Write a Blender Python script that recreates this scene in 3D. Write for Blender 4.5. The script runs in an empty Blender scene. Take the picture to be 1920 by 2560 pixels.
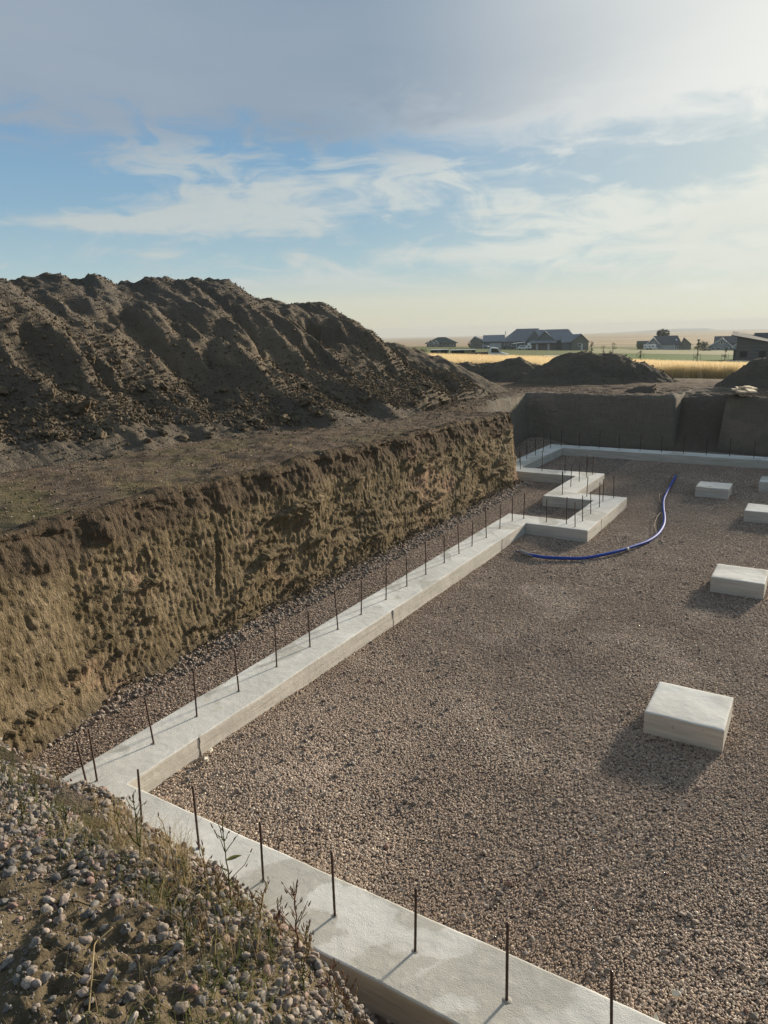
import bpy, math, random
import numpy as np
from mathutils import Vector, Matrix, Euler
random.seed(7); rng = np.random.default_rng(7)
R = math.radians
scene = bpy.context.scene
COL = scene.collection

# ------------------------------------------------------------------ camera
CAM = np.array([4.1246, -2.9626, 3.4])
FPX = 1800.4
RT = np.array([0.85356137, 0.52035836, -0.02569367])
UP = np.array([-0.10584946, 0.22149437, 0.96939988])
FW = np.array([-0.51012634, 0.82472263, -0.24413869])
cd = bpy.data.cameras.new("camera"); cam = bpy.data.objects.new("camera", cd); COL.objects.link(cam)
M = Matrix((( RT[0], UP[0], -FW[0], CAM[0]), (RT[1], UP[1], -FW[1], CAM[1]), (RT[2], UP[2], -FW[2], CAM[2]), (0, 0, 0, 1)))
cam.matrix_world = M
cd.sensor_fit = 'VERTICAL'; cd.sensor_height = 24.0; cd.lens = 24.0 * FPX / 2560.0
cd.clip_start = 0.05; cd.clip_end = 20000
scene.camera = cam

# ------------------------------------------------------------------ light
SUN_AZ, SUN_EL = 76.0, 13.4
sd = Vector((math.cos(R(SUN_AZ)) * math.cos(R(SUN_EL)), math.sin(R(SUN_AZ)) * math.cos(R(SUN_EL)), math.sin(R(SUN_EL))))
sl = bpy.data.lights.new("sun", 'SUN'); sl.energy = 3.9; sl.angle = R(5.0); sl.color = (1.0, 0.87, 0.70)
so = bpy.data.objects.new("sun", sl); COL.objects.link(so)
so.rotation_euler = (-sd).to_track_quat('-Z', 'Y').to_euler()
scene.view_settings.view_transform = 'Standard'; scene.view_settings.look = 'None'
scene.view_settings.exposure = 1.2; scene.view_settings.gamma = 1.0
scene.view_settings.use_curve_mapping = False
scene.cycles.use_denoising = True
scene.cycles.max_bounces = 6; scene.cycles.diffuse_bounces = 3; scene.cycles.volume_bounces = 1
scene.cycles.transparent_max_bounces = 6
scene.cycles.sample_clamp_indirect = 4.0


class NT:
    """small helper round a node tree"""
    def __init__(s, tree): s.t = tree; s.n = tree.nodes; s.l = tree.links
    def put(s, sock, val):
        if isinstance(val, bpy.types.NodeSocket): s.l.new(val, sock)
        elif val is not None:
            if hasattr(sock.default_value, '__len__') and not hasattr(val, '__len__'): val = [val] * len(sock.default_value)
            if hasattr(sock.default_value, '__len__') and len(sock.default_value) == 4 and len(val) == 3: val = tuple(val) + (1,)
            sock.default_value = val
    def new(s, kind, ins=None, **props):
        n = s.n.new(kind)
        for k, v in props.items(): setattr(n, k, v)
        for k, v in (ins or {}).items(): s.put(n.inputs[k], v)
        return n
    def m(s, op, a, b=None, c=None, clamp=False):
        n = s.n.new('ShaderNodeMath'); n.operation = op; n.use_clamp = clamp
        for i, v in enumerate((a, b, c)):
            if v is not None: s.put(n.inputs[i], v)
        return n.outputs[0]
    def vm(s, op, a, b=None, out=0):
        n = s.n.new('ShaderNodeVectorMath'); n.operation = op
        s.put(n.inputs[0], a)
        if b is not None: s.put(n.inputs['Scale' if op == 'SCALE' else 1], b)
        return n.outputs[out]
    def ss(s, x, a, b):
        n = s.new('ShaderNodeMapRange', {0: x, 1: a, 2: b, 3: 0.0, 4: 1.0}, interpolation_type='SMOOTHSTEP', clamp=True)
        return n.outputs[0]
    def mix(s, f, a, b, mode='MIX'):
        n = s.n.new('ShaderNodeMix'); n.data_type = 'RGBA'; n.blend_type = mode
        s.put(n.inputs[0], f); s.put(n.inputs[6], a); s.put(n.inputs[7], b)
        return n.outputs[2]
    def noise(s, vec, scale, detail=4, rough=0.55, dist=0.0, out=0):
        n = s.new('ShaderNodeTexNoise', {'Scale': scale, 'Detail': detail, 'Roughness': rough, 'Distortion': dist})
        if vec is not None: s.l.new(vec, n.inputs['Vector'])
        return n.outputs[out]
    def vor(s, vec, scale, feature='F1', out='Distance', rnd=1.0):
        n = s.new('ShaderNodeTexVoronoi', {'Scale': scale, 'Randomness': rnd}, feature=feature)
        if vec is not None: s.l.new(vec, n.inputs['Vector'])
        return n.outputs[out]
    def scale(s, vec, v):
        n = s.new('ShaderNodeMapping', {'Scale': v}); s.l.new(vec, n.inputs['Vector']); return n.outputs[0]
    def ramp(s, f, stops, interp='LINEAR'):
        n = s.n.new('ShaderNodeValToRGB'); n.color_ramp.interpolation = interp
        e = n.color_ramp.elements
        while len(e) > 1: e.remove(e[-1])
        for i, (p, c) in enumerate(stops):
            q = e[0] if i == 0 else e.new(p)
            q.position = p; q.color = tuple(c) + (1,) if len(c) == 3 else c
        s.put(n.inputs[0], f); return n.outputs[0]
    def bump(s, h, strength=0.5, dist=0.02, normal=None):
        n = s.new('ShaderNodeBump', {'Strength': strength, 'Distance': dist, 'Height': h})
        if normal is not None: s.l.new(normal, n.inputs['Normal'])
        return n.outputs[0]

# ------------------------------------------------------------------ sky
world = bpy.data.worlds.new("World"); scene.world = world; world.use_nodes = True
w = NT(world.node_tree); w.n.clear()
gen = w.new('ShaderNodeTexCoord').outputs['Generated']
sep = w.new('ShaderNodeSeparateXYZ', {0: gen})
dx, dy, dz = sep.outputs
zc = w.m('MAXIMUM', dz, 0.004)
dirv = w.vm('NORMALIZE', w.new('ShaderNodeCombineXYZ', {0: dx, 1: dy, 2: zc}).outputs[0])
sky = w.new('ShaderNodeTexSky', sky_type='NISHITA', sun_disc=False, sun_elevation=R(SUN_EL), sun_rotation=R(90 - SUN_AZ),
            altitude=900, air_density=1.1, dust_density=1.6, ozone_density=1.6)
w.l.new(dirv, sky.inputs[0])
el = w.m('MULTIPLY', w.m('ARCSINE', w.vm('DOT_PRODUCT', dirv, (0, 0, 1), out=1)), 57.2958)
az = w.m('MULTIPLY', w.m('ARCTAN2', dy, dx), 57.2958)
sang = w.m('MULTIPLY', w.m('ARCCOSINE', w.m('MINIMUM', w.vm('DOT_PRODUCT', dirv, tuple(sd), out=1), 0.99999)), 57.2958)
# cloud-plane coordinates
inv = w.m('DIVIDE', 1.0, w.m('ADD', w.m('MAXIMUM', dz, 0.0), 0.10))
pl = w.new('ShaderNodeCombineXYZ', {0: w.m('MULTIPLY', dx, inv), 1: w.m('MULTIPLY', dy, inv), 2: 0.0}).outputs[0]
rotm = w.new('ShaderNodeMapping', {'Rotation': (0, 0, R(24)), 'Scale': (0.55, 1.15, 1)}); w.l.new(pl, rotm.inputs[0]); plr = rotm.outputs[0]
nbig = w.noise(plr, 0.55, 5, 0.5, 0.6)
nwisp = w.noise(plr, 1.15, 9, 0.62, 1.3)
dstr = w.new('ShaderNodeMapping', {'Scale': (3.0, 3.0, 16.0)}); w.l.new(dirv, dstr.inputs[0])
nlow = w.noise(dstr.outputs[0], 1.6, 8, 0.58, 0.8)
dfine = w.new('ShaderNodeMapping', {'Scale': (5.0, 5.0, 13.0), 'Rotation': (0.25, 0.1, 0)}); w.l.new(dirv, dfine.inputs[0])
nfine = w.noise(dfine.outputs[0], 2.3, 9, 0.6, 1.1)
SKYK = 0.435     # all sky radiances below are display values times this
def C(r, g, b, k=10.0): return (r * SKYK * k, g * SKYK * k, b * SKYK * k)
grad = w.ramp(w.m('DIVIDE', el, 40.0), [(0.0, (0.66, 0.635, 0.50)), (0.055, (0.64, 0.655, 0.56)), (0.11, (0.42, 0.565, 0.61)),
        (0.22, (0.275, 0.445, 0.585)), (0.34, (0.195, 0.365, 0.555)), (1.0, (0.14, 0.27, 0.46))])
grad = w.vm('SCALE', grad, 10.0 * SKYK)
base = w.mix(0.97, w.vm('SCALE', sky.outputs[0], 0.6), grad)
glow = w.ss(sang, 52.0, 12.0)
base = w.mix(w.m('MULTIPLY', glow, 0.62), base, C(0.80, 0.83, 0.74))
# wisps of cirrus, mid heights; more of them towards the sun
def blob(a0, e0, wa, we, amp):
    q = w.m('ADD', w.m('POWER', w.m('DIVIDE', w.m('SUBTRACT', az, a0), wa), 2.0), w.m('POWER', w.m('DIVIDE', w.m('SUBTRACT', el, e0), we), 2.0))
    return w.m('MULTIPLY', w.m('EXPONENT', w.m('MULTIPLY', q, -1.0)), amp)
cov = None
for b in [(128, 9.3, 8, 2.2, .34), (112, 9.6, 8, 1.7, .30), (106, 6.8, 14, 1.5, .34), (144, 8.0, 11, 0.8, .36), (121, 11.6, 7, 1.2, .26),
          (101, 8.0, 5, 1.2, .25), (94, 8.3, 4, 1.6, .30), (137, 11.8, 5, 2.2, .22), (98, 4.6, 22, 1.7, .36), (125, 3.6, 16, 1.1, .24),
          (138, 5.8, 4, .6, .2), (146, 11, 7, 2.2, -.22), (101, 10.6, 8, .9, -.16), (130, 6.3, 9, .7, -.16), (116, 5.2, 9, .6, .22), (142, 7.7, 9, .5, .2), (131, 8.2, 6, 1.5, .14), (109, 8.6, 7, .7, .2), (133, 12.6, 6, 1.4, .18)]:
    bb = blob(*b); cov = bb if cov is None else w.m('ADD', cov, bb)
wn = w.m('ADD', w.m('MULTIPLY', nfine, 0.55), w.m('MULTIPLY', nlow, 0.45))
wn = w.m('ADD', w.m('MULTIPLY', w.m('SUBTRACT', wn, .5), 2.3), .42)
wmask = w.ss(w.m('ADD', wn, cov), 0.46, 0.96)
wcol = w.mix(w.ss(sang, 55.0, 22.0), C(0.60, 0.64, 0.62), C(0.83, 0.84, 0.76))
wcol = w.mix(w.ss(nbig, 0.4, 0.65), wcol, w.vm('SCALE', wcol, 0.93))
c1 = w.mix(w.m('MULTIPLY', wmask, 0.82), base, wcol)
# the grey deck overhead
edge = w.m('ADD', w.m('ADD', el, w.m('MULTIPLY', w.m('SUBTRACT', nfine, 0.5), 7.5)), w.m('MULTIPLY', w.m('SUBTRACT', nlow, 0.5), 5.0))
edge = w.m('ADD', edge, blob(110, 13, 12, 4, .5))
deck = w.ss(edge, 11.2, 15.4)
tone = w.m('ADD', w.m('MULTIPLY', w.ss(nbig, 0.36, 0.66), 0.6), w.m('MULTIPLY', w.ss(nlow, .3, .7), .12))
grey = w.mix(tone, C(0.245, 0.335, 0.435), C(0.37, 0.43, 0.50))
fringe = w.m('MULTIPLY', w.ss(edge, 17.0, 12.5), w.ss(az, 132.0, 108.0))
grey = w.mix(w.m('MULTIPLY', fringe, 0.62), grey, C(0.68, 0.70, 0.68))
sunw = w.ss(w.m('ADD', sang, w.m('MULTIPLY', w.m('SUBTRACT', nbig, 0.5), 22.0)), 46.0, 17.0)
grey = w.mix(w.m('MULTIPLY', sunw, 0.95), grey, C(0.86, 0.87, 0.83))
c2 = w.mix(deck, c1, grey)
halo = w.m('MULTIPLY', w.m('POWER', w.ss(sang, 26.0, 2.0), 2.0), 0.9)
c3 = w.mix(halo, c2, C(1.5, 1.42, 1.2))
bg = w.new('ShaderNodeBackground', {'Color': c3, 'Strength': 0.10})
w.l.new(bg.outputs[0], w.new('ShaderNodeOutputWorld').inputs[0])
world.cycles.sampling_method = 'MANUAL'; world.cycles.sample_map_resolution = 512

# ------------------------------------------------------------------ numpy noise
_P = np.random.default_rng(3).permutation(256); _P = np.concatenate([_P, _P, _P])
_G = np.random.default_rng(4).normal(size=(256, 3)); _G /= np.linalg.norm(_G, axis=1)[:, None]
def perlin(x, y, z=0.0):
    x, y, z = np.broadcast_arrays(np.asarray(x, float), np.asarray(y, float), np.asarray(z, float))
    xi, yi, zi = np.floor(x).astype(int), np.floor(y).astype(int), np.floor(z).astype(int)
    xf, yf, zf = x - xi, y - yi, z - zi
    f = lambda t: t * t * t * (t * (t * 6 - 15) + 10)
    u, v, s = f(xf), f(yf), f(zf); r = 0
    for a in (0, 1):
        for b in (0, 1):
            for c in (0, 1):
                g = _G[_P[_P[_P[(xi + a) & 255] + ((yi + b) & 255)] + ((zi + c) & 255)]]
                d = g[..., 0] * (xf - a) + g[..., 1] * (yf - b) + g[..., 2] * (zf - c)
                r = r + d * (u if a else 1 - u) * (v if b else 1 - v) * (s if c else 1 - s)
    return r * 1.5
def fbm(x, y, z=0.0, o=4, g=0.5, l=2.03):
    r, a = 0, 1.0
    for i in range(o): r = r + a * perlin(np.asarray(x) * l**i + 17.3 * i, np.asarray(y) * l**i - 9.1 * i, np.asarray(z) * l**i + 3.7 * i); a *= g
    return r
def ridged(x, y, z=0.0, o=3, g=0.5):
    r, a = 0, 1.0
    for i in range(o): r = r + a * (1 - 2 * np.abs(perlin(np.asarray(x) * 2.1**i + 5 * i, np.asarray(y) * 2.1**i + 8 * i, z))); a *= g
    return r
def sstep(x, a, b): t = np.clip((x - a) / (b - a), 0, 1); return t * t * (3 - 2 * t)

# ------------------------------------------------------------------ mesh helpers
def mesh_np(name, V, F, mats=None, smooth=True, fmat=None):
    V = np.asarray(V, np.float32).reshape(-1, 3); F = np.asarray(F, np.int32)
    k = F.shape[1]; me = bpy.data.meshes.new(name)
    me.vertices.add(len(V)); me.vertices.foreach_set('co', V.ravel())
    me.loops.add(F.size); me.loops.foreach_set('vertex_index', F.ravel())
    me.polygons.add(len(F)); me.polygons.foreach_set('loop_start', np.arange(0, F.size, k, dtype=np.int32))
    me.polygons.foreach_set('loop_total', np.full(len(F), k, np.int32))
    me.polygons.foreach_set('use_smooth', np.full(len(F), smooth, bool))
    for m_ in (mats or []): me.materials.append(m_)
    if fmat is not None: me.polygons.foreach_set('material_index', np.asarray(fmat, np.int32))
    me.update(calc_edges=True); me.validate(verbose=False)
    return me
def link(name, me, parent=None, loc=None, **props):
    o = bpy.data.objects.new(name, me); COL.objects.link(o)
    if parent is not None: o.parent = parent
    if loc is not None: o.location = loc
    for k, v in props.items(): o[k] = v
    return o
def empty(name, loc, rz=0.0, **props):
    o = bpy.data.objects.new(name, None); COL.objects.link(o); o.location = loc; o.rotation_euler = (0, 0, rz)
    o.empty_display_size = 0.2
    for k, v in props.items(): o[k] = v
    return o
def grid_faces(nu, nv, close_u=False):
    i = np.arange(nu - (0 if close_u else 1))[:, None]; j = np.arange(nv - 1)[None, :]
    a = i * nv + j; b = ((i + 1) % nu) * nv + j
    return np.stack([a, b, b + 1, a + 1], -1).reshape(-1, 4)
class MB:
    """collects polygons, then links them as one mesh"""
    def __init__(s): s.v = []; s.f = []; s.mi = []
    def poly(s, pts, mi=0):
        b = len(s.v); s.v += [tuple(p) for p in pts]; s.f.append(tuple(range(b, b + len(pts)))); s.mi.append(mi)
    def hexa(s, p, mi=0):      # p: 4 bottom + 4 top, ccw seen from above
        b = len(s.v); s.v += [tuple(q) for q in p]
        for f in ((3, 2, 1, 0), (4, 5, 6, 7), (0, 1, 5, 4), (1, 2, 6, 5), (2, 3, 7, 6), (3, 0, 4, 7)):
            s.f.append(tuple(b + i for i in f)); s.mi.append(mi)
    def box(s, x0, x1, y0, y1, z0, z1, mi=0):
        s.hexa([(x0, y0, z0), (x1, y0, z0), (x1, y1, z0), (x0, y1, z0), (x0, y0, z1), (x1, y0, z1), (x1, y1, z1), (x0, y1, z1)], mi)
    def tube(s, pts, rad, n=6, mi=0, cap=True):
        pts = [Vector(p) for p in pts]; b = len(s.v)
        rads = rad if hasattr(rad, '__len__') else [rad] * len(pts)
        ref = None
        for i, p in enumerate(pts):
            t = (pts[min(i + 1, len(pts) - 1)] - pts[max(i - 1, 0)]).normalized()
            if ref is None: ref = t.orthogonal().normalized()
            ref = (ref - t * ref.dot(t)).normalized(); q = t.cross(ref)
            for k in range(n):
                a = 2 * math.pi * k / n
                s.v.append(tuple(p + (ref * math.cos(a) + q * math.sin(a)) * rads[i]))
        for i in range(len(pts) - 1):
            for k in range(n):
                a, c = b + i * n + k, b + i * n + (k + 1) % n
                s.f.append((a, c, c + n, a + n)); s.mi.append(mi)
        if cap:
            s.f.append(tuple(b + k for k in range(n))[::-1]); s.mi.append(mi)
            e = b + (len(pts) - 1) * n; s.f.append(tuple(e + k for k in range(n))); s.mi.append(mi)
    def mesh(s, name, mats, smooth=False, bevel=0):
        me = bpy.data.meshes.new(name); me.from_pydata(s.v, [], s.f)
        for m_ in (mats if isinstance(mats, (list, tuple)) else [mats]): me.materials.append(m_)
        me.polygons.foreach_set('material_index', s.mi); me.polygons.foreach_set('use_smooth', [smooth] * len(s.f))
        me.update(); return me
    def obj(s, name, mats, parent=None, loc=None, smooth=False, **props):
        return link(name, s.mesh(name, mats, smooth), parent, loc, **props)

# pixel of the photograph + distance -> point (used once, to find where the far things stand)
def ray(px, py): d = FW * FPX + RT * (px - 960) + UP * (1280 - py); return d
def at(px, py, D):
    d = ray(px, py); return CAM + d * (D / math.hypot(d[0], d[1]))
def azof(x, y): return np.degrees(np.arctan2(y - CAM[1], x - CAM[0]))

# ------------------------------------------------------------------ terrain height
_r =  [0, 6, 12.5, 15.4, 20.6, 28, 36, 45, 60, 80, 125, 150, 250, 300, 600, 1000, 2000, 3500, 5600]
_zR = [1.76, 1.78, 1.7, 1.58, 1.5, 1.33, .9, .3, -.5, -1.3, -2.7, -3.5, -5.6, -6.8, -10.5, -14.5, -23.5, -34, -60]
_zL = [1.76, 1.78, 1.7, 1.58, 1.5, 1.33, 1.0, .6, .2, -.1, -1.6, -2.1, -3.2, -3.9, -8.5, -13.5, -23, -34, -60]
def terr0(x, y):
    r = np.hypot(x - CAM[0], y - CAM[1]); a = np.clip((azof(x, y) - 98) / 19.0, -0.3, 1.2)
    return np.interp(r, _r, _zR) * (1 - a) + np.interp(r, _r, _zL) * a
def terr(x, y):
    x = np.asarray(x, float); y = np.asarray(y, float)
    r = np.hypot(x - CAM[0], y - CAM[1]); near = 1 - sstep(r, 25, 60)
    z = terr0(x, y)
    z = z + near * (0.035 * fbm(x * .9, y * .9, 0.3, 3) + 0.024 * fbm(x * 4, y * 4, 1.3, 4) + 0.012 * ridged(x * 8, y * 8, 2.3, 2))
    # wheel tracks running past the far end of the pit
    z = z + near * 0.03 * np.sin(y * 7.0 + fbm(x * .3, y * .3) * 2) * np.exp(-((y - 20.5) / 2.0) ** 2) * sstep(x, -9, -3)
    return z

# ------------------------------------------------------------------ materials
def mat(name, build, **kw):
    m_ = bpy.data.materials.new(name); m_.use_nodes = True
    t = NT(m_.node_tree); t.n.clear()
    p = t.new('ShaderNodeBsdfPrincipled'); out = t.new('ShaderNodeOutputMaterial'); t.l.new(p.outputs[0], out.inputs[0])
    t.P = lambda: t.new('ShaderNodeNewGeometry').outputs['Position']
    t.O = lambda: t.new('ShaderNodeTexCoord').outputs['Object']
    t.rnd = lambda: t.new('ShaderNodeObjectInfo').outputs['Random']
    r = build(t)
    for k, v in r.items(): t.put(p.inputs[k], v)
    if 'Roughness' not in r: p.inputs['Roughness'].default_value = 0.9
    if 'Specular IOR Level' not in r: p.inputs['Specular IOR Level'].default_value = 0.04
    return m_
def flat(name, col, rough=0.8, metal=0.0, var=0.12, sc=6.0, spec=0.08):
    def b(t):
        n = t.noise(t.P(), sc, 4)
        c = t.mix(n, tuple(max(0, q * (1 - var * 1.6)) for q in col), tuple(min(1, q * (1 + var * 1.6)) for q in col))
        return {'Base Color': c, 'Roughness': rough, 'Metallic': metal, 'Specular IOR Level': spec}
    return mat(name, b)

def m_ground(t):
    P = t.P(); geo = t.new('ShaderNodeSeparateXYZ', {0: P}); X, Y, Z = geo.outputs
    n1 = t.noise(P, 1.1, 6, .6); n2 = t.noise(P, 9, 6, .65); n3 = t.noise(P, 60, 4, .6)
    c = t.ramp(n1, [(.3, (.075, .056, .042)), (.5, (.115, .086, .063)), (.7, (.155, .12, .088))])
    c = t.mix(t.ss(n2, .45, .75), c, (.16, .13, .10))
    c = t.mix(t.m('MULTIPLY', t.ss(n3, .62, .75), .5), c, (.22, .20, .16))
    # thin dry grass growing over the ledge near the cut
    gm = t.m('MULTIPLY', t.ss(t.noise(P, .8, 4), .46, .62), t.m('MULTIPLY', t.ss(X, -6.0, -3.4), t.ss(Y, 11, 3)))
    c = t.mix(t.m('MULTIPLY', gm, .55), c, t.mix(n2, (.075, .08, .03), (.16, .14, .06)))
    # distance from the excavation: farmland in stripes
    d = t.vm('LENGTH', t.vm('SUBTRACT', P, tuple(CAM)), out=1)
    fn = t.noise(t.scale(P, (.0022, .0007, 0)), 1.0, 5, .55)
    fs = t.noise(t.scale(P, (.001, .0075, 0)), 1.0, 3, .5)
    fc = t.ramp(fs, [(.30, (.23, .17, .10)), (.44, (.37, .28, .17)), (.5, (.24, .22, .13)), (.56, (.43, .33, .20)), (.7, (.27, .20, .14))])
    fc = t.mix(t.ss(fn, .4, .6), fc, (.33, .25, .165))
    gr = t.mix(t.noise(P, .05, 5), (.085, .105, .035), (.15, .15, .06))
    far = t.mix(t.ss(d, 300, 420), gr, fc)
    c = t.mix(t.ss(t.m('ADD', d, t.m('MULTIPLY', n1, 4)), 40, 46), c, far)
    h = t.m('ADD', t.m('MULTIPLY', n2, .5), t.m('MULTIPLY', n3, .35))
    return {'Base Color': c, 'Normal': t.bump(h, .9, .05), 'Roughness': .95}
MG = mat('bare_earth', m_ground)

def m_cut(t):
    P = t.P(); sp = t.new('ShaderNodeSeparateXYZ', {0: P}); X, Y, Z = sp.outputs
    st = t.scale(P, (1, 1, .22))
    n1 = t.noise(P, 1.3, 5, .6); n2 = t.noise(st, 16, 6, .62, .4); n3 = t.noise(P, 55, 5, .6); n4 = t.noise(P, .8, 4, .6, .6)
    c = t.ramp(n1, [(.3, (.095, .075, .043)), (.5, (.137, .108, .065)), (.68, (.195, .154, .097))])
    c = t.mix(t.m('MULTIPLY', t.ss(n2, .42, .68), .65), c, (.25, .197, .13))
    c = t.mix(t.m('MULTIPLY', t.ss(n4, .57, .66), .65), c, (.36, .245, .17))      # pale pinkish seams
    c = t.mix(t.m('MULTIPLY', t.ss(n4, .38, .28), .55), c, (.085, .078, .05))     # damp greyish clay
    hl = t.noise(t.scale(P, (1.1, 1.1, 7.5)), 2.2, 5, .6, .5)
    c = t.mix(t.m('MULTIPLY', t.ss(hl, .56, .64), .45), c, (.27, .215, .15))
    c = t.mix(t.m('MULTIPLY', t.ss(hl, .42, .34), .4), c, (.075, .062, .042))
    c = t.mix(t.m('MULTIPLY', t.ss(n3, .64, .72), .4), c, (.36, .30, .22))
    c = t.mix(t.m('MULTIPLY', t.ss(Y, 11.5, 14.5), .6), c, (.21, .20, .18))  # far walls stand in shade: paler grey put into the colour to lift it
    zz = t.m('ADD', Z, t.m('MULTIPLY', t.m('SUBTRACT', n1, .5), .75))
    zz = t.m('SUBTRACT', t.m('ADD', zz, t.m('MULTIPLY', t.ss(Y, 4, 13), .15)), t.m('MULTIPLY', t.ss(Y, 13.5, 16), .30))
    top = t.mix(n3, (.042, .032, .024), (.11, .083, .06))
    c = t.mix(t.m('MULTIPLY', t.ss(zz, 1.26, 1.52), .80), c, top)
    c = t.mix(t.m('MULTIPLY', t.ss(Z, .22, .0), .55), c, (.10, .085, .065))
    h = t.m('ADD', t.m('MULTIPLY', n2, .8), t.m('MULTIPLY', n3, .45))
    h = t.m('ADD', h, t.m('MULTIPLY', t.noise(t.scale(P, (1, 1, .35)), 38, 3, .6, .5), .6))
    return {'Base Color': c, 'Normal': t.bump(h, 1.0, .05), 'Roughness': .95}
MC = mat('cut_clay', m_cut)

def m_heap(t):
    P = t.P(); sp = t.new('ShaderNodeSeparateXYZ', {0: P}); X, Y, Z = sp.outputs
    n1 = t.noise(P, .8, 5, .6); n2 = t.noise(P, 8, 6, .65); n3 = t.noise(P, 45, 4, .65)
    c = t.ramp(n1, [(.32, (.085, .066, .045)), (.5, (.125, .097, .065)), (.68, (.175, .135, .085))])
    zz = t.m('ADD', Z, t.m('MULTIPLY', t.m('SUBTRACT', n1, .5), 3.0))
    c = t.mix(t.m('MULTIPLY', t.ss(zz, 3.3, 4.8), .7), c, (.092, .085, .078))
    c = t.mix(t.m('MULTIPLY', t.ss(zz, 2.5, 1.7), .6), c, (.085, .070, .052))
    c = t.mix(t.m('MULTIPLY', t.ss(n2, .5, .75), .45), c, (.20, .165, .12))
    c = t.mix(t.m('MULTIPLY', t.ss(n3, .66, .74), .6), c, (.30, .26, .21))
    c = t.mix(.34, t.vm('SCALE', c, 1.4), (.175, .168, .155))
    h = t.m('ADD', t.m('ADD', t.m('MULTIPLY', n2, .6), t.m('MULTIPLY', n3, .4)), t.m('MULTIPLY', t.noise(P, 20, 4, .6), .5))
    return {'Base Color': c, 'Normal': t.bump(h, 1.0, .14), 'Roughness': .96}
MH = mat('spoil_earth', m_heap)

def m_bank(t):
    P = t.P()
    n1 = t.noise(P, 2.2, 5, .6); n2 = t.noise(P, 26, 6, .65); n3 = t.noise(P, 120, 4, .6)
    c = t.ramp(n1, [(.3, (.085, .068, .044)), (.5, (.118, .094, .06)), (.7, (.155, .123, .08))])
    c = t.mix(t.m('MULTIPLY', t.ss(n2, .45, .7), .5), c, (.165, .132, .086))
    cr = t.vor(t.vm('ADD', P, t.vm('SCALE', t.noise(P, 6, 3, out=1), .12)), 5.5, 'DISTANCE_TO_EDGE')
    crack = t.ss(cr, .0, .035)
    cm = t.m('MULTIPLY', t.ss(t.noise(P, 1.7, 2), .47, .56), .9)
    crk = t.m('SUBTRACT', 1.0, t.m('MULTIPLY', t.m('SUBTRACT', 1.0, crack), cm))
    c = t.mix(crk, (.035, .027, .018), c)
    h = t.m('ADD', t.m('ADD', t.m('MULTIPLY', n2, .6), t.m('MULTIPLY', n3, .3)), t.m('MULTIPLY', crk, .5))
    return {'Base Color': c, 'Normal': t.bump(h, 1.0, .02), 'Roughness': .95}
MB_ = mat('cracked_clay', m_bank)

def m_concrete(t):
    P = t.P(); sp = t.new('ShaderNodeSeparateXYZ', {0: P}); Z = sp.outputs[2]
    n1 = t.noise(P, 1.6, 5, .6, .4); n2 = t.noise(P, 14, 6, .6); n3 = t.noise(P, 130, 4, .6); nd = t.noise(P, .9, 3, .5, 1.2)
    c = t.ramp(n1, [(.3, (.43, .425, .395)), (.5, (.51, .505, .47)), (.72, (.60, .60, .565))])
    c = t.mix(t.m('MULTIPLY', t.ss(t.m('ADD', nd, t.m('MULTIPLY', t.m('SUBTRACT', n2, .5), .12)), .56, .59), .75), c, (.36, .35, .305))
    c = t.mix(t.m('MULTIPLY', t.ss(n2, .5, .8), .4), c, (.62, .60, .54))
    c = t.mix(t.m('MULTIPLY', t.ss(t.noise(P, 40, 3), .68, .76), .5), c, (.28, .27, .24))
    # board-formed sides: soft horizontal streaks, browner than the top
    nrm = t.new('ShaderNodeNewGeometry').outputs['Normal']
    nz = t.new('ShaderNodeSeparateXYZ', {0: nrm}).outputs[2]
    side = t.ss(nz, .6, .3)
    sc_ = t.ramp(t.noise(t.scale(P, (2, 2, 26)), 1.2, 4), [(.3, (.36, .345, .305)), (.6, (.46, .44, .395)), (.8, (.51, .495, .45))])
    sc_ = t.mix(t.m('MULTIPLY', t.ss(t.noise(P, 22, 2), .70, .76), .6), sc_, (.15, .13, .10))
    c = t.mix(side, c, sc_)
    rip = t.m('ADD', t.noise(P, 7, 5, .55, .2), t.m('MULTIPLY', t.m('MULTIPLY', side, t.ss(t.m('ABSOLUTE', t.m('SUBTRACT', Z, t.m('ADD', .098, t.m('MULTIPLY', n1, .012)))), .0, .004)), .5))
    h = t.m('ADD', t.m('ADD', t.m('MULTIPLY', n3, .26), t.m('MULTIPLY', n2, .30)), t.m('MULTIPLY', rip, .45))
    c = t.vm('SCALE', c, 1.13)
    return {'Base Color': c, 'Normal': t.bump(h, .55, .016), 'Roughness': .85}
MCO = mat('concrete', m_concrete)

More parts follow.
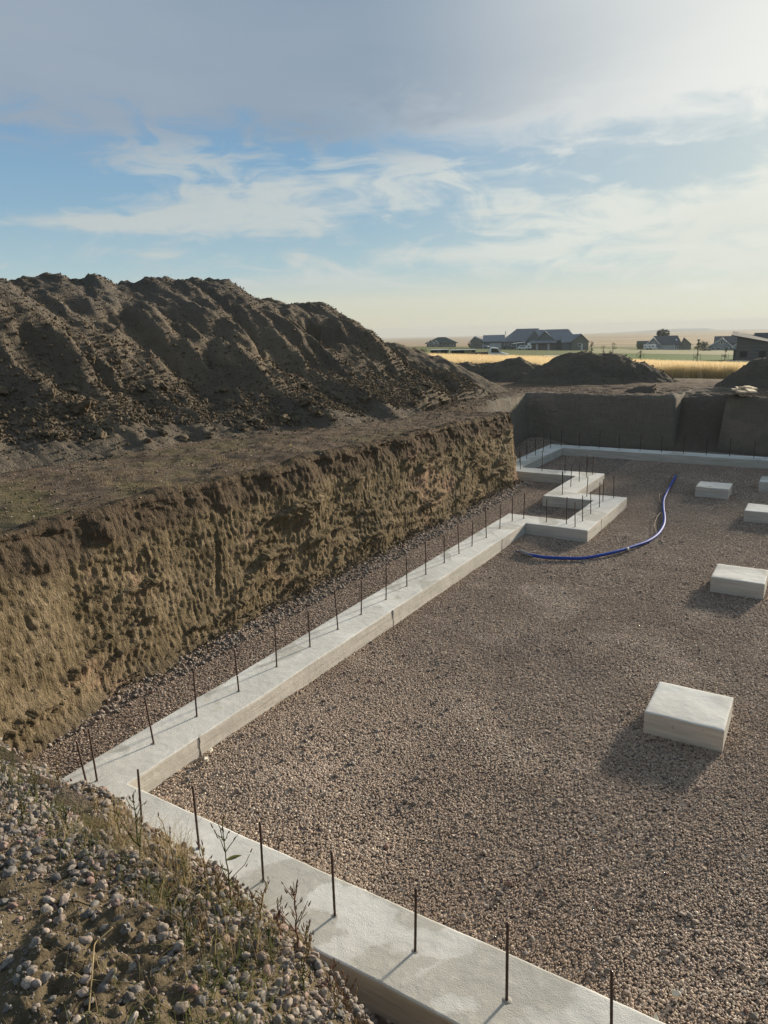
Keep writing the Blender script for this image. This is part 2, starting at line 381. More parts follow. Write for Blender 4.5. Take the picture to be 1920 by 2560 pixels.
def m_rock(t):
    r = t.rnd(); O = t.O()
    c = t.ramp(r, [(0, (.30, .235, .19)), (.15, (.40, .34, .285)), (.3, (.21, .185, .16)), (.42, (.46, .37, .31)), (.55, (.30, .28, .255)),
                   (.68, (.16, .15, .145)), (.8, (.50, .44, .37)), (.9, (.33, .21, .17)), (1, (.13, .15, .15))])
    n = t.noise(O, 30, 5, .6)
    c = t.mix(t.ss(t.noise(O, 6, 2), .35, .65), t.vm('SCALE', c, .5), t.vm('SCALE', c, .78))
    c = t.mix(t.m('MULTIPLY', t.ss(n, .4, .7), .35), c, t.vm('SCALE', c, .6))
    return {'Base Color': c, 'Normal': t.bump(n, .4, .004), 'Roughness': .78, 'Specular IOR Level': .3}
MR = mat('river_stone', m_rock)
def m_peb(t):
    r = t.rnd()
    c = t.ramp(r, [(0, (.26, .205, .165)), (.2, (.37, .295, .235)), (.4, (.20, .168, .145)), (.55, (.43, .35, .285)), (.7, (.29, .24, .205)),
                   (.84, (.36, .27, .21)), (.92, (.54, .48, .41)), (.97, (.60, .55, .49)), (1, (.15, .14, .13))])
    c = t.vm('MULTIPLY', c, (1.17, 1.11, 1.02))
    c = t.mix(t.m('MULTIPLY', t.ss(t.noise(t.P(), .55, 5, .6), .42, .62), .42), c, (.31, .225, .165))
    c = t.mix(t.m('MULTIPLY', t.ss(t.noise(t.P(), .8, 4, .6, .8), .56, .70), .4), c, (.15, .125, .115))
    return {'Base Color': c, 'Roughness': .72, 'Specular IOR Level': .35}
MP = mat('gravel_pebble', m_peb)
def m_clod(t):
    c = t.mix(t.rnd(), (.12, .095, .066), (.22, .175, .12)); n = t.noise(t.O(), 5, 5, .65)
    return {'Base Color': t.mix(n, c, t.vm('SCALE', c, .6)), 'Normal': t.bump(n, .8, .03)}
MCL = mat('clod_earth', m_clod)
def m_floor(t):
    P = t.P(); n1 = t.noise(P, .45, 4, .6); n2 = t.noise(P, 40, 3, .6)
    v = t.vor(P, 38, 'F1', 'Color'); vd = t.vor(P, 38)
    s = t.new('ShaderNodeSeparateXYZ', {0: v}).outputs[0]
    c = t.ramp(s, [(0, (.165, .13, .11)), (.35, (.25, .20, .165)), (.7, (.32, .26, .215)), (.93, (.42, .355, .30)), (1, (.55, .49, .43))])
    c = t.vm('SCALE', t.mix(t.ss(vd, .3, .8), c, (.07, .056, .047)), 1.1)
    c = t.mix(t.m('MULTIPLY', t.ss(n1, .4, .65), .35), c, (.135, .10, .078))
    return {'Base Color': c, 'Normal': t.bump(t.m('SUBTRACT', 1.0, vd), .9, .02), 'Roughness': .85}
MF = mat('pit_gravel', m_floor)
M_rebar = mat('rusty_steel', lambda t: {'Base Color': t.mix(t.noise(t.P(), 25, 4), (.055, .05, .052), (.115, .075, .055)), 'Roughness': .55, 'Metallic': .55,
              'Normal': t.bump(t.new('ShaderNodeTexWave', {'Vector': t.P(), 'Scale': 45.0}, bands_direction='Z').outputs[1], .5, .002)})
M_pipe = mat('blue_poly', lambda t: {'Base Color': t.mix(t.noise(t.P(), 8, 3), (.022, .055, .27), (.035, .08, .34)), 'Roughness': .6, 'Specular IOR Level': .12})
M_tape = flat('dull_silver_tape', (.24, .24, .25), .7, .0)
M_wire = flat('tracer_wire', (.10, .065, .04), .6)
M_wood = mat('fresh_lumber', lambda t: {'Base Color': t.mix(t.noise(t.scale(t.O(), (3, 30, 30)), 2.0, 5), (.42, .33, .22), (.66, .56, .42)), 'Roughness': .75})
def grassy(name, a, b_, c_):
    def bld(t):
        c = t.ramp(t.noise(t.P(), 7, 3), [(.3, a), (.5, b_), (.7, c_)])
        return {'Base Color': c, 'Roughness': .7, 'Specular IOR Level': .2}
    return mat(name, bld)
def translucent(m_, f=.4):
    nt = m_.node_tree; p = [n for n in nt.nodes if n.type == 'BSDF_PRINCIPLED'][0]; o = [n for n in nt.nodes if n.type == 'OUTPUT_MATERIAL'][0]
    tr = nt.nodes.new('ShaderNodeBsdfTranslucent'); mx = nt.nodes.new('ShaderNodeMixShader'); mx.inputs[0].default_value = f
    nt.links.new(p.inputs['Base Color'].links[0].from_socket, tr.inputs[0]); nt.links.new(p.outputs[0], mx.inputs[1]); nt.links.new(tr.outputs[0], mx.inputs[2]); nt.links.new(mx.outputs[0], o.inputs[0]); return m_
M_straw = grassy('dry_straw', (.19, .145, .075), (.32, .25, .135), (.48, .39, .23))
M_weed = grassy('weed_green', (.055, .075, .025), (.11, .12, .045), (.20, .18, .085))
M_seed = flat('seed_head', (.13, .075, .05), .8)
M_wheat = mat('ripe_grass', lambda t: {'Base Color': t.ramp(t.rnd(), [(0, (.55, .42, .22)), (.5, (.72, .57, .33)), (1, (.80, .68, .45))]), 'Roughness': .7})
for q_ in (M_straw, M_weed, M_wheat): translucent(q_, .45)
M_lawn = mat('lawn', lambda t: {'Base Color': t.mix(t.noise(t.scale(t.P(), (.1, .35, .1)), 1.0, 5), (.045, .095, .018), (.10, .15, .035))})
M_path = flat('pale_gravel', (.40, .37, .31), .9, sc=.6)
M_field = flat('dry_pasture', (.21, .20, .10), .95, sc=.1, var=.25)
M_hill = flat('far_hill', (.06, .08, .10), .95, sc=.002)

# ------------------------------------------------------------------ pit outline: base points and how far back the rim stands
BASE = [(-1.18, -.62, .46), (-1.48, .9, .32), (-1.55, 3, .22), (-1.55, 8, .16), (-1.62, 12.08, .12), (-3.3, 12.18, .12), (-3.3, 17.5, .25), (.72, 17.6, .12),
        (.80, 20.6, .08), (1.92, 20.6, .08), (1.72, 17.6, .12), (10.5, 17.6, .25), (10.5, -.85, .3), (6, -.82, .95), (3.4, -.80, .95), (2.2, -.72, .68), (.8, -.64, .62), (-.6, -.62, .6)]
BP = np.array([b[:2] for b in BASE]); NB = len(BP)
def seg_n(i):
    d = BP[(i + 1) % NB] - BP[i]; d = d / np.linalg.norm(d); return np.array([-d[1], d[0]])   # outline runs clockwise: left = outside
RIMP = []
for i in range(NB):
    n = seg_n(i - 1); m_ = seg_n(i); b = n + m_; b = b / (b @ b) * 2 if (b @ b) > .3 else b
    off = BASE[i][2]
    RIMP.append(BP[i] + b * off)
RIMP = np.array(RIMP)
def sdf(x, y, poly):
    d = np.full(np.shape(x), 1e9); ins = np.zeros(np.shape(x), bool); n = len(poly)
    for i in range(n):
        a, b = poly[i], poly[(i + 1) % n]; e = b - a
        t = np.clip(((x - a[0]) * e[0] + (y - a[1]) * e[1]) / (e @ e), 0, 1)
        d = np.minimum(d, np.hypot(x - a[0] - t * e[0], y - a[1] - t * e[1]))
        c = ((a[1] > y) != (b[1] > y)) & (x < (b[0] - a[0]) * (y - a[1]) / ((b[1] - a[1]) + 1e-12) + a[0]); ins ^= c
    return np.where(ins, -d, d)

# foreground bank the photographer stands on
def rimline(x): return np.interp(x, [-2, .8, 1.7, 2.4, 2.9, 3.4, 4.2, 12], [-1.2, -1.24, -1.28, -1.36, -1.5, -1.78, -1.9, -1.95])
def bank_z(x, y):
    d = rimline(x) + .07 * fbm(x * 3, y * 0, 5.0, 3) - y      # >0 behind the rim
    z = 1.72 - .33 * np.exp(-np.clip(d, 0, 9) / .42)
    z = np.where(d < 0, 1.39 + d * 2.4 * sstep(-d, 0, .12) + d * .2, z)
    cl = sstep(fbm(x * 1.1, y * 1.1, 2.2, 2), -.05, .25)
    z = z + .030 * fbm(x * 3.2, y * 3.2, 7, 3) + .022 * cl * ridged(x * 9, y * 9, 1, 3) + .017 * (.3 + cl) * fbm(x * 22, y * 22, 3, 3) + .012 * cl * ridged(x * 17, y * 17, 6, 2)
    return z

# ------------------------------------------------------------------ ground sheet with the pit left out
def axis(parts):
    o = []
    for a, b, s in parts: o += list(np.arange(a, b, s))
    return o
gx = axis([(-9, 0, .06), (0, 12, .12)]); gy = axis([(-3.4, 19, .06), (19, 27, .11)])
def grow(v, hi, g=1.055, s0=.12):
    s = s0; out = []
    while v < hi: v += s; s *= g; out.append(v)
    return out
gx = np.array([9 * -1 - (q + 0) for q in grow(0, 5700)][::-1] + gx + [12 + q for q in grow(0, 5700)])
gy = np.array([-3.4 - q for q in grow(0, 5700)][::-1] + gy + [27 + q for q in grow(0, 5700)])
X, Y = np.meshgrid(gx, gy, indexing='ij')
Zg = terr(X, Y)
inb = sstep(X, -.6, -.3) * (1 - sstep(X, 4.5, 4.9)) * sstep(Y, -3.4, -3.1)
Zg = Zg - .30 * inb * (Y < 0)
S_ = sdf(X, Y, RIMP)
keep = (S_ > .15) | ((Y < 0) & (S_ > .0))
fc = grid_faces(len(gx), len(gy))
ok = keep.ravel()[fc].all(1)
ground = link('ground', mesh_np('ground', np.stack([X, Y, Zg], -1), fc[ok], [MG]), kind='structure')

# ------------------------------------------------------------------ the cut earth sides of the pit
def pathsample(P3, steps):
    out = []
    n = len(P3)
    for i in range(n):
        a, b = P3[i], P3[(i + 1) % n]; L = np.linalg.norm((b - a)[:2]); k = max(1, int(L / steps[i]))
        for j in range(k): out.append(np.append(a + (b - a) * j / k, i))
    return np.array(out)
steps = [.016, .016, .018, .022, .03, .05, .05, .06, .06, .06, .05, .2, .3, .1, .03, .02, .02, .03]
BR = np.concatenate([BP, RIMP], 1)
ps = pathsample(BR, steps)
# round the corners a little
def smooth_closed(a, k):
    for _ in range(k): a = .25 * np.roll(a, 1, 0) + .5 * a + .25 * np.roll(a, -1, 0)
    return a
fr_ = ((ps[:, 4] >= 4) & (ps[:, 4] <= 11)).astype(float)[:, None]
bxy = smooth_closed(ps[:, :2], 60) * (1 - fr_) + smooth_closed(ps[:, :2], 5) * fr_; rxy = smooth_closed(ps[:, 2:4], 60) * (1 - fr_) + smooth_closed(ps[:, 2:4], 5) * fr_
tg = np.roll(rxy, -1, 0) - np.roll(rxy, 1, 0); tg = smooth_closed(tg, 10); tg /= np.linalg.norm(tg, axis=1)[:, None]
nr = np.stack([-tg[:, 1], tg[:, 0]], 1)
ss_ = np.concatenate([[0], np.cumsum(np.linalg.norm(np.diff(bxy, axis=0), axis=1))])
NTT = 104
tt = np.concatenate([np.linspace(-.06, 1, NTT - 8), 1 + np.array([.012, .03, .055, .09, .14, .2, .27, .35])])
ztop = terr0(rxy[:, 0], rxy[:, 1])
near_b = sstep(rxy[:, 0], -1.3, -.8) * (rxy[:, 1] < -.7)
ztop = ztop - .45 * near_b
T, SS = np.meshgrid(tt, ss_); 
face = np.clip(T, 0, 1)
bx = bxy[:, None, :] * (1 - face[..., None]) + rxy[:, None, :] * face[..., None]
zz = np.where(T <= 1, T * ztop[:, None], ztop[:, None])
h01 = face
topf = sstep(T, .80, .98)
disp = .075 * fbm(SS * .8, zz * .5, 1.0, 2)
wv_ = .35 * fbm(SS * 1.1, zz * .8, 9., 2)
lay = sstep(fbm(SS * .9, zz * 1.3, 61., 2), -.35, .25)
disp += lay * (.016 * ridged(SS * 1.5, zz * 5.5 + wv_ * 2, 2.0, 3) + .018 * fbm(SS * 2.6, zz * 8 + wv_ * 2, 6.0, 3))    # ledges left by the bucket, pass after pass
disp += .009 * fbm(SS * 24, zz * 4, 5.0, 3) + .014 * fbm(SS * 18, zz * 13, 7.0, 3) + .008 * fbm(SS * 44, zz * 30, 3.0, 2)
cl = np.maximum(0, fbm(SS * 3.2, zz * 4.5, 11., 3)); disp += .06 * cl * sstep(T, .6, .95)
disp -= .035 * np.maximum(0, fbm(SS * 1.9, zz * 2.4, 31., 3) - .15) * sstep(zz, .1, .4)
disp -= .10 * topf * (.5 + fbm(SS * 1.7, 0 * zz, 13., 3))                         # loose topsoil set back
# curved scrapes of the bucket: little shelves with sharp tops
rs = np.random.default_rng(21)
for k in range(150):
    s0 = rs.uniform(.6, 14.5); z0 = rs.uniform(.10, 1.38); wd = rs.uniform(.10, .42); am = rs.uniform(.03, .075)
    arc = z0 - .5 * (SS - s0) ** 2 / wd * .5 + .12 * (SS - s0)
    dzz = arc - zz
    disp -= am * np.exp(-((SS - s0) / wd) ** 4) * (dzz > 0) * np.exp(-np.maximum(dzz, 0) / .075) * -1
# long curved tooth mark
sm = 4.25 + .55 * (zz - .75); mark = np.exp(-((SS - (3.05 + .35 * np.sqrt(np.clip(zz, 0.01, 9)) )) / .03) ** 2) * sstep(zz, .45, .55) * (1 - sstep(zz, 1.15, 1.3)); disp -= .03 * mark
disp -= .10 * np.exp(-(zz / .12) ** 2) * 0
disp += .12 * sstep(-zz, -.16, -.0) * (.4 + .6 * np.abs(fbm(SS * 1.2, 0 * SS, 3., 2))) * sstep(ss_, 0, 2)[:, None]    # crumbs at the foot
visw = np.ones_like(ss_)
fade = 1 - sstep(T, 1.0, 1.25)
trench = ((ps[:, 4] >= 7) & (ps[:, 4] <= 10)).astype(float)[:, None]
disp *= (1 - .65 * trench)
far_ = ((ps[:, 4] >= 5) & (ps[:, 4] <= 11)).astype(float)[:, None]; far_ = smooth_closed(far_, 40); disp *= (1 - .62 * far_)
off_out = np.maximum(T - 1, 0)
ox = -disp * fade * np.where(T > 1, .6, 1)
VX = bx + nr[:, None, :] * (ox + off_out)[..., None]
zlip = terr(VX[..., 0], VX[..., 1]) - .45 * near_b[:, None] + .012 - .5 * np.maximum(T - 1.24, 0)
VZ = np.where(T > 1, zz + (zlip - zz) * sstep(T, 1, 1.09), zz)
VZ = VZ - .05 * sstep(T, .93, 1.0) * (1 - sstep(T, 1.0, 1.05)) + .02 * fbm(SS * 4, T * 3, 2., 3) * sstep(T, .2, .9)
pw = np.concatenate([VX, VZ[..., None]], -1)
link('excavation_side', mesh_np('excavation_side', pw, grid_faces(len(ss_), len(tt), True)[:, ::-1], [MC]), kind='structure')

# ramp of loose earth in the gap of the far side
u = np.linspace(0, 1, 60); v_ = np.linspace(0, 1, 90); U, V = np.meshgrid(u, v_, indexing='ij')
rx = .55 + 1.6 * U; ry = 17.0 + 4.2 * V
rz = -.06 + 1.5 * sstep(V, .06, .46) + .07 * fbm(rx * 2, ry * 2, 4, 4) - .03 * (V < .02)
rz = np.minimum(rz, terr0(rx, ry) + .02)
link('earth_ramp', mesh_np('earth_ramp', np.stack([rx, ry, rz], -1), grid_faces(60, 90), [MH]), kind='structure')

# ------------------------------------------------------------------ floor of the pit
def mound(x, y):
    z = .008 * fbm(x * 2, y * 2, 1, 2)
    z = z + .07 * np.exp(-(((x - .75) / .8) ** 2 + ((y - .9) / 1.2) ** 2))               # heaped stones in the near corner
    z = z + .09 * np.exp(-((x + 1.62) / .20) ** 2) * (y < 12.1)
    z = z + .05 * np.exp(-(((x - .25) / .3) ** 2 + ((y - 7.7) / .5) ** 2))
    z = z + .28 * np.exp(-(((x + 3.0) / .7) ** 2 + ((y - 17.1) / .9) ** 2)) + .10 * np.exp(-(((x - 1.5) / 1.4) ** 2 + ((y - 17.4) / .35) ** 2))
    return z
fx = np.arange(-3.6, 11.01, .10); fy = np.arange(-1.2, 20.81, .10); X, Y = np.meshgrid(fx, fy, indexing='ij')
link('gravel_floor', mesh_np('gravel_floor', np.stack([X, Y, mound(X, Y) - .004], -1), grid_faces(len(fx), len(fy)), [MF]), kind='structure')

# ------------------------------------------------------------------ scattering with geometry nodes
def scatter(name, P, S, material, parent=None, var=4, shape=(1, .75, .5), rough=.35, tilt=.5, subdiv=2, smooth=True, source=None, rot=None, **props):
    P = np.asarray(P, np.float32); n = len(P)
    me = bpy.data.meshes.new(name); me.vertices.add(n); me.vertices.foreach_set('co', P.ravel())
    a = me.attributes.new('sz', 'FLOAT', 'POINT'); a.data.foreach_set('value', np.asarray(S, np.float32))
    if rot is None:
        rot = np.stack([rng.normal(0, tilt, n), rng.normal(0, tilt, n), rng.uniform(0, 6.283, n)], -1)
    a = me.attributes.new('rt', 'FLOAT_VECTOR', 'POINT'); a.data.foreach_set('vector', np.asarray(rot, np.float32).ravel())
    me.materials.append(material)
    o = link(name, me, parent, **props)
    g = bpy.data.node_groups.new(name, 'GeometryNodeTree')
    g.interface.new_socket('Geometry', in_out='INPUT', socket_type='NodeSocketGeometry')
    g.interface.new_socket('Geometry', in_out='OUTPUT', socket_type='NodeSocketGeometry')
    t = NT(g); gi = t.new('NodeGroupInput'); go = t.new('NodeGroupOutput')
    pts = t.new('GeometryNodeMeshToPoints', {0: gi.outputs[0]})
    g2i = t.new('GeometryNodeGeometryToInstance')
    if source is None:
        for k in range(var):
            ico = t.new('GeometryNodeMeshIcoSphere', {'Radius': .5, 'Subdivisions': subdiv})
            pos = t.new('GeometryNodeInputPosition').outputs[0]
            off = t.vm('ADD', pos, (k * 7.3, k * 3.1, k * 1.7))
            nn = t.noise(off, 1.6 + .3 * k, 2, .5, out=1)
            dsp = t.vm('SCALE', t.vm('SUBTRACT', nn, (.5, .5, .5)), rough)
            sp = t.new('GeometryNodeSetPosition', {'Geometry': ico.outputs[0], 'Offset': dsp})
            tr = t.new('GeometryNodeTransform', {'Geometry': sp.outputs[0], 'Scale': (shape[0], shape[1] * (1 + .2 * (k % 3 - 1)), shape[2] * (1 + .25 * (k % 2)))})
            sh = t.new('GeometryNodeSetShadeSmooth', {'Geometry': tr.outputs[0], 'Shade Smooth': smooth})
            sm_ = t.new('GeometryNodeSetMaterial', {'Geometry': sh.outputs[0], 'Material': material})
            t.l.new(sm_.outputs[0], g2i.inputs[0])
    else:
        for s in source:
            oi = t.new('GeometryNodeObjectInfo', transform_space='ORIGINAL'); oi.inputs['Object'].default_value = s
            t.l.new(oi.outputs['Geometry'], g2i.inputs[0])
    sz = t.new('GeometryNodeInputNamedAttribute', {'Name': 'sz'}, data_type='FLOAT')
    rt_ = t.new('GeometryNodeInputNamedAttribute', {'Name': 'rt'}, data_type='FLOAT_VECTOR')
    er = t.new('FunctionNodeEulerToRotation', {0: [q for q in rt_.outputs if q.enabled][0]})
    iop = t.new('GeometryNodeInstanceOnPoints', {'Points': pts.outputs[0], 'Instance': g2i.outputs[0], 'Pick Instance': True,
                'Rotation': er.outputs[0], 'Scale': [q for q in sz.outputs if q.enabled][0]})
    t.l.new(iop.outputs[0], go.inputs[0])
    md = o.modifiers.new('scatter', 'NODES'); md.node_group = g
    return o

# footing geometry of the pad: which floor points are covered
W, HF = .501, .20
OUT = [(-W, -W), (-W, 8.224 + W), (1.047 - W, 8.224 + W), (1.047 - W, 10.323), (.064 - W, 10.323), (.064 - W, 12.433), (-1.885 - W, 12.433), (-1.885 - W, 16.022 + W), (9.3, 16.022 + W), (9.3, -W)]
INN = [(0, 0), (0, 8.224), (1.047, 8.224), (1.047, 10.323 + W), (.064, 10.323 + W), (.064, 12.433 + W), (-1.885, 12.433 + W), (-1.885, 16.022), (9.3 - W, 16.022), (9.3 - W, 0)]
OUTA, INNA = np.array(OUT), np.array(INN)
PADS = [(3.07, 2.87, .622), (3.07, 6.75, .622), (3.08, 10.67, .6), (2.03, 12.35, .612), (3.09, 13.37, .62)]
def free(x, y, e=.0):
    onf = (sdf(x, y, OUTA) < e) & (sdf(x, y, INNA) > -e)
    onf |= False
    for a, b, s in PADS: onf |= (x > a - e) & (x < a + s + e) & (y > b - e) & (y < b + s + e)
    return ~onf
def rand_in(n, x0, x1, y0, y1): return rng.uniform(x0, x1, n), rng.uniform(y0, y1, n)
def thinned(n, box, dens):
    x, y = rand_in(n, *box); k = rng.uniform(0, 1, n) < dens(x, y); x, y = x[k], y[k]
    k = free(x, y, .004); return x[k], y[k]
# visible wedge only: left frame edge is the cut, right frame edge bearing ~ 94 deg
def inview(x, y, lo=78.0, hi=152): a = azof(x, y); return ((a > lo) & (a < hi)).astype(float)
x1, y1 = thinned(460000, (-.05, 7.2, -.1, 6), lambda x, y: inview(x, y) * (.8 + .2 * fbm(x, y, 0, 2)))
x2, y2 = thinned(280000, (-.05, 5.6, 6.0, 16.1), lambda x, y: inview(x, y) * (1 - .5 * sstep(y, 6, 16)))
x3, y3 = thinned(80000, (-1.6, -.48, -.7, 12.3), lambda x, y: inview(x, y) * np.where(x < -1.2, .95, .55))
x4, y4 = thinned(12000, (-3.2, -.4, 12.2, 17.2), lambda x, y: inview(x, y) * .9)
xx = np.concatenate([x1, x2, x3, x4]); yy = np.concatenate([y1, y2, y3, y4])
sz = .0125 * np.exp(rng.normal(0, .33, len(xx))) + .013 * np.exp(-(((xx - .8) / 1.0) ** 2 + ((yy - 1.0) / 1.6) ** 2)) + .004 * sstep(yy, 6, 14)
cz = sstep(fbm(xx * .8, yy * .8, 9., 3), .05, .5) * .007; sz += cz
sz += .014 * np.exp(-((xx + 1.5) / .16) ** 2)
sz = np.clip(sz * .70, .006, .045)
hz = mound(xx, yy) + sz * rng.uniform(-.02, .16, len(xx))
scatter('gravel', np.stack([xx, yy, hz], -1), sz, MP, var=5, subdiv=2, tilt=.35, kind='stuff', label='brown and grey pea gravel covering the floor of the pit')
# a few bigger stones
xb, yb = thinned(2600, (-.0, 5.5, 0, 9), lambda x, y: inview(x, y) * (.12 + .88 * np.exp(-(((x - .8) / 1.0) ** 2 + ((y - 1.) / 1.3) ** 2)) + .5 * (x > 2.6) * (y < 1.2)))
sb = rng.uniform(.024, .048, len(xb))
xw, yw = thinned(2600, (-1.62, -1.25, -.6, 12), lambda x, y: inview(x, y) * .9); sw = rng.uniform(.02, .055, len(xw))
xb = np.concatenate([xb, xw]); yb = np.concatenate([yb, yw]); sb = np.concatenate([sb, sw])
scatter('gravel', np.stack([xb, yb, mound(xb, yb) + sb * .22], -1), sb, MR, var=6, subdiv=2, tilt=.4, kind='stuff', label='rounded bigger stones lying among the pea gravel and along the foot of the cut')

# ------------------------------------------------------------------ concrete strip footing with its reinforcing bars
foot = empty('strip_footing', (0, 0, 0), label='long pale concrete footing stepping round the pit with upright steel bars', category='footing')
def sweep_footing():
    n = len(OUT); rows = []; ew = .012
    prof = [(0, -.06, 0), (0, .06, 0), (0, HF - .022, 0), (0, HF - .012, 0), (.004, HF - .004, 0), (.012, HF, 0), (.02, HF, 0)] + [(None, HF, f) for f in (.12, .25, .38, .5, .62, .75, .88)] + \
           [(-.02, HF, 0), (-.012, HF, 0), (-.004, HF - .004, 0), (-.0001, HF - .012, 0), (-.0001, HF - .022, 0), (-.0001, .06, 0), (-.0001, -.06, 0)]
    for i in range(n):
        o0, o1, a0, a1 = OUTA[i], OUTA[(i + 1) % n], INNA[i], INNA[(i + 1) % n]
        L = np.linalg.norm(o1 - o0); vis = not (i in (8, 9) and False); k = max(2, int(L / .06))
        if i == 8: k = 40
        for j in range(k):
            f = j / k; o = o0 + (o1 - o0) * f; a = a0 + (a1 - a0) * f; d = a - o; wl = np.linalg.norm(d); d = d / wl
            row = []
            for e, z, q in prof:
                if e is None: p = o + d * wl * q
                elif e >= 0 and q == 0 and e != -.0001: p = o + d * e
                else: p = a + d * e
                wob = .007 * float(perlin(p[0] * 1.9, p[1] * 1.9, z * 4)) + .004 * float(perlin(p[0] * 9, p[1] * 9, z * 9)); zz_ = z
                p = p + d * wob * (1 if e is not None else 0)
                row.append((p[0], p[1], zz_))
            rows.append(row)
    V = np.array(rows)
    V[..., 2] += np.where(V[..., 2] > .15, .0035 * fbm(V[..., 0] * 2.2, V[..., 1] * 2.2, 0, 3), 0)
    return mesh_np('poured_concrete', V, grid_faces(len(rows), len(prof), True), [MCO])
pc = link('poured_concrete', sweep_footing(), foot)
# shade smooth but keep the arrises
for p in pc.data.polygons: p.use_smooth = True
try: pc.data.set_sharp_from_angle(angle=R(35))
except Exception: pass
# form joints: thin dark grooves down the inner face / slight steps where the boards met
M_joint = flat('joint_mortar', (.17, .16, .14), .9)
def joint(x, y, dx, dy, w_=.012):
    b = MB(); n = 7; L = []
    for i in range(n):
        z = HF - .004 - (HF + .03) * i / (n - 1); o = .006 * math.sin(i * 2.1)
        L.append((x - dx * .001 + dy * o, y - dy * .001 + dx * o, z))
    b.tube(L, [w_ * .5 * (1 + .3 * math.sin(i * 1.7)) for i in range(n)], 5)
    b.obj('form_joint', M_joint, foot, smooth=True)
joint(0, .72, 1, 0, .013); joint(0, 3.85, 1, 0, .010); joint(0, 7.2, 1, 0, .007); joint(1.047, 9.05, 1, 0, .007)
def rebar_mesh(L, seed):
    r = random.Random(seed); b = MB(); lean = (r.uniform(-.012, .012), r.uniform(-.012, .012)); n = 16
    pts = [(lean[0] * i / n * L / .43, lean[1] * i / n * L / .43, -.06 + (L + .06) * i / n) for i in range(n + 1)]
    b.tube(pts, [.0072 * (1.0 if i % 2 else 1.08) for i in range(n + 1)], 8)
    return b.mesh('rebar', M_rebar, smooth=True)
RBM = [rebar_mesh(.42, 1), rebar_mesh(.44, 2), rebar_mesh(.40, 3), rebar_mesh(.46, 4)]
cup = MB(); cup.tube([(0, 0, -.006), (0, 0, .0012)], [.030, .018], 10); 
M_damp = flat('damp_mortar', (.33, .32, .285), .8); cup = cup.mesh('mortar_collar', M_damp, smooth=True)
bars = [(-.23, -.09, 0), (-.12, -.24, 1)]
bars += [(-.25 + random.uniform(-.012, .012), yb_, None) for yb_ in (.47, .95, 1.47, 2.03, 2.56, 3.08, 3.56, 4.10, 4.64, 5.14, 5.71, 6.19, 6.62, 7.14, 7.72, 8.27)]
bars += [(xb_, -.25 + random.uniform(-.015, .015), None) for xb_ in (.44, .97, 1.52, 2.05, 2.56, 3.09, 3.59, 4.1, 4.62, 5.15, 5.7)]
lst = [(-.14, 8.5), (.28, 8.46), (.62, 8.47), (.80, 8.36), (.80, 8.78), (.79, 9.3), (.79, 9.85), (.72, 10.35), (.84, 10.66), (.35, 10.58), (-.12, 10.55), (-.19, 10.78),
       (-.19, 11.3), (-.18, 11.85), (-.17, 12.35), (-.15, 12.75), (-.26, 12.68), (-.75, 12.68), (-1.28, 12.68), (-1.8, 12.67), (-2.14, 12.95), (-2.14, 13.5), (-2.14, 14.0),
       (-2.13, 14.6), (-2.14, 15.2), (-2.14, 15.8), (-2.0, 16.26)]
# match the clusters seen in the photograph
lst += [(-1.5 + .53 * i, 16.27 + .01 * math.sin(i * 3)) for i in range(14)]
bars += [(a, b, None) for a, b in lst]
for i, (a, b, k) in enumerate(bars):
    o = link('rebar', RBM[i % 4] if k is None else RBM[k], foot, (a, b, HF)); o.rotation_euler = (random.uniform(-.025, .025), random.uniform(-.025, .025), random.uniform(0, 6))
    if i == 0: o.rotation_euler = (.0, -.05, 0)
    if i == 1: o.rotation_euler = (.05, -.12, 0)
    if i == 2: o.rotation_euler = (0, -.10, 0)
    if b < 9: link('mortar_collar', cup, foot, (a, b, HF))

# ------------------------------------------------------------------ concrete pads
def pad_mesh(s, seed):
    n = 14; h = .200; V = []; r = random.Random(seed)
    q = [0, .006, .02] + list(np.linspace(.06, s - .06, n)) + [s - .02, s - .006, s]; m_ = len(q)
    gxx, gyy = np.meshgrid(q, q, indexing='ij'); top = np.full(gxx.shape, h)
    edgex = np.minimum(gxx, s - gxx); edgey = np.minimum(gyy, s - gyy); ed = np.minimum(edgex, edgey)
    top = top - .006 * (ed < .001) - .0015 * (abs(ed - .006) < .001) + .004 * fbm(gxx * 4 + seed, gyy * 4, 0, 3)
    V = np.stack([gxx, gyy, top], -1).reshape(-1, 3); F = list(map(list, grid_faces(m_, m_)))
    ring = [(i, 0) for i in range(m_)] + [(m_ - 1, j) for j in range(1, m_)] + [(i, m_ - 1) for i in range(m_ - 2, -1, -1)] + [(0, j) for j in range(m_ - 2, 0, -1)]
    base = [i * m_ + j for i, j in ring]; V = list(map(list, V)); rows = [base]
    for z in (.13, .06, -.05):
        st_ = len(V)
        for i in base: x, y, _ = V[i]; wob = .003 * float(perlin(x * 9 + seed, y * 9, z * 9)); V.append([x + wob, y + wob, z])
        rows.append(list(range(st_, st_ + len(base))))
    L = len(base)
    for a, b in zip(rows[:-1], rows[1:]):
        for i in range(L): F.append([a[i], b[i], b[(i + 1) % L], a[(i + 1) % L]])
    me = mesh_np('concrete_pad', np.array(V), np.array(F), [MCO]); me.set_sharp_from_angle(angle=R(40)); return me
plab = ['pale square concrete pad nearest the camera, with its whole shadow in front',
        'second nearest concrete pad, bright on top, just touching the right frame edge',
        'shaded concrete pad half cut off by the right frame edge, the nearer of two',
        'shaded concrete pad standing nearest to the upper end of the blue pipe',
        'farthest shaded concrete pad at the right, closest to the far footing']
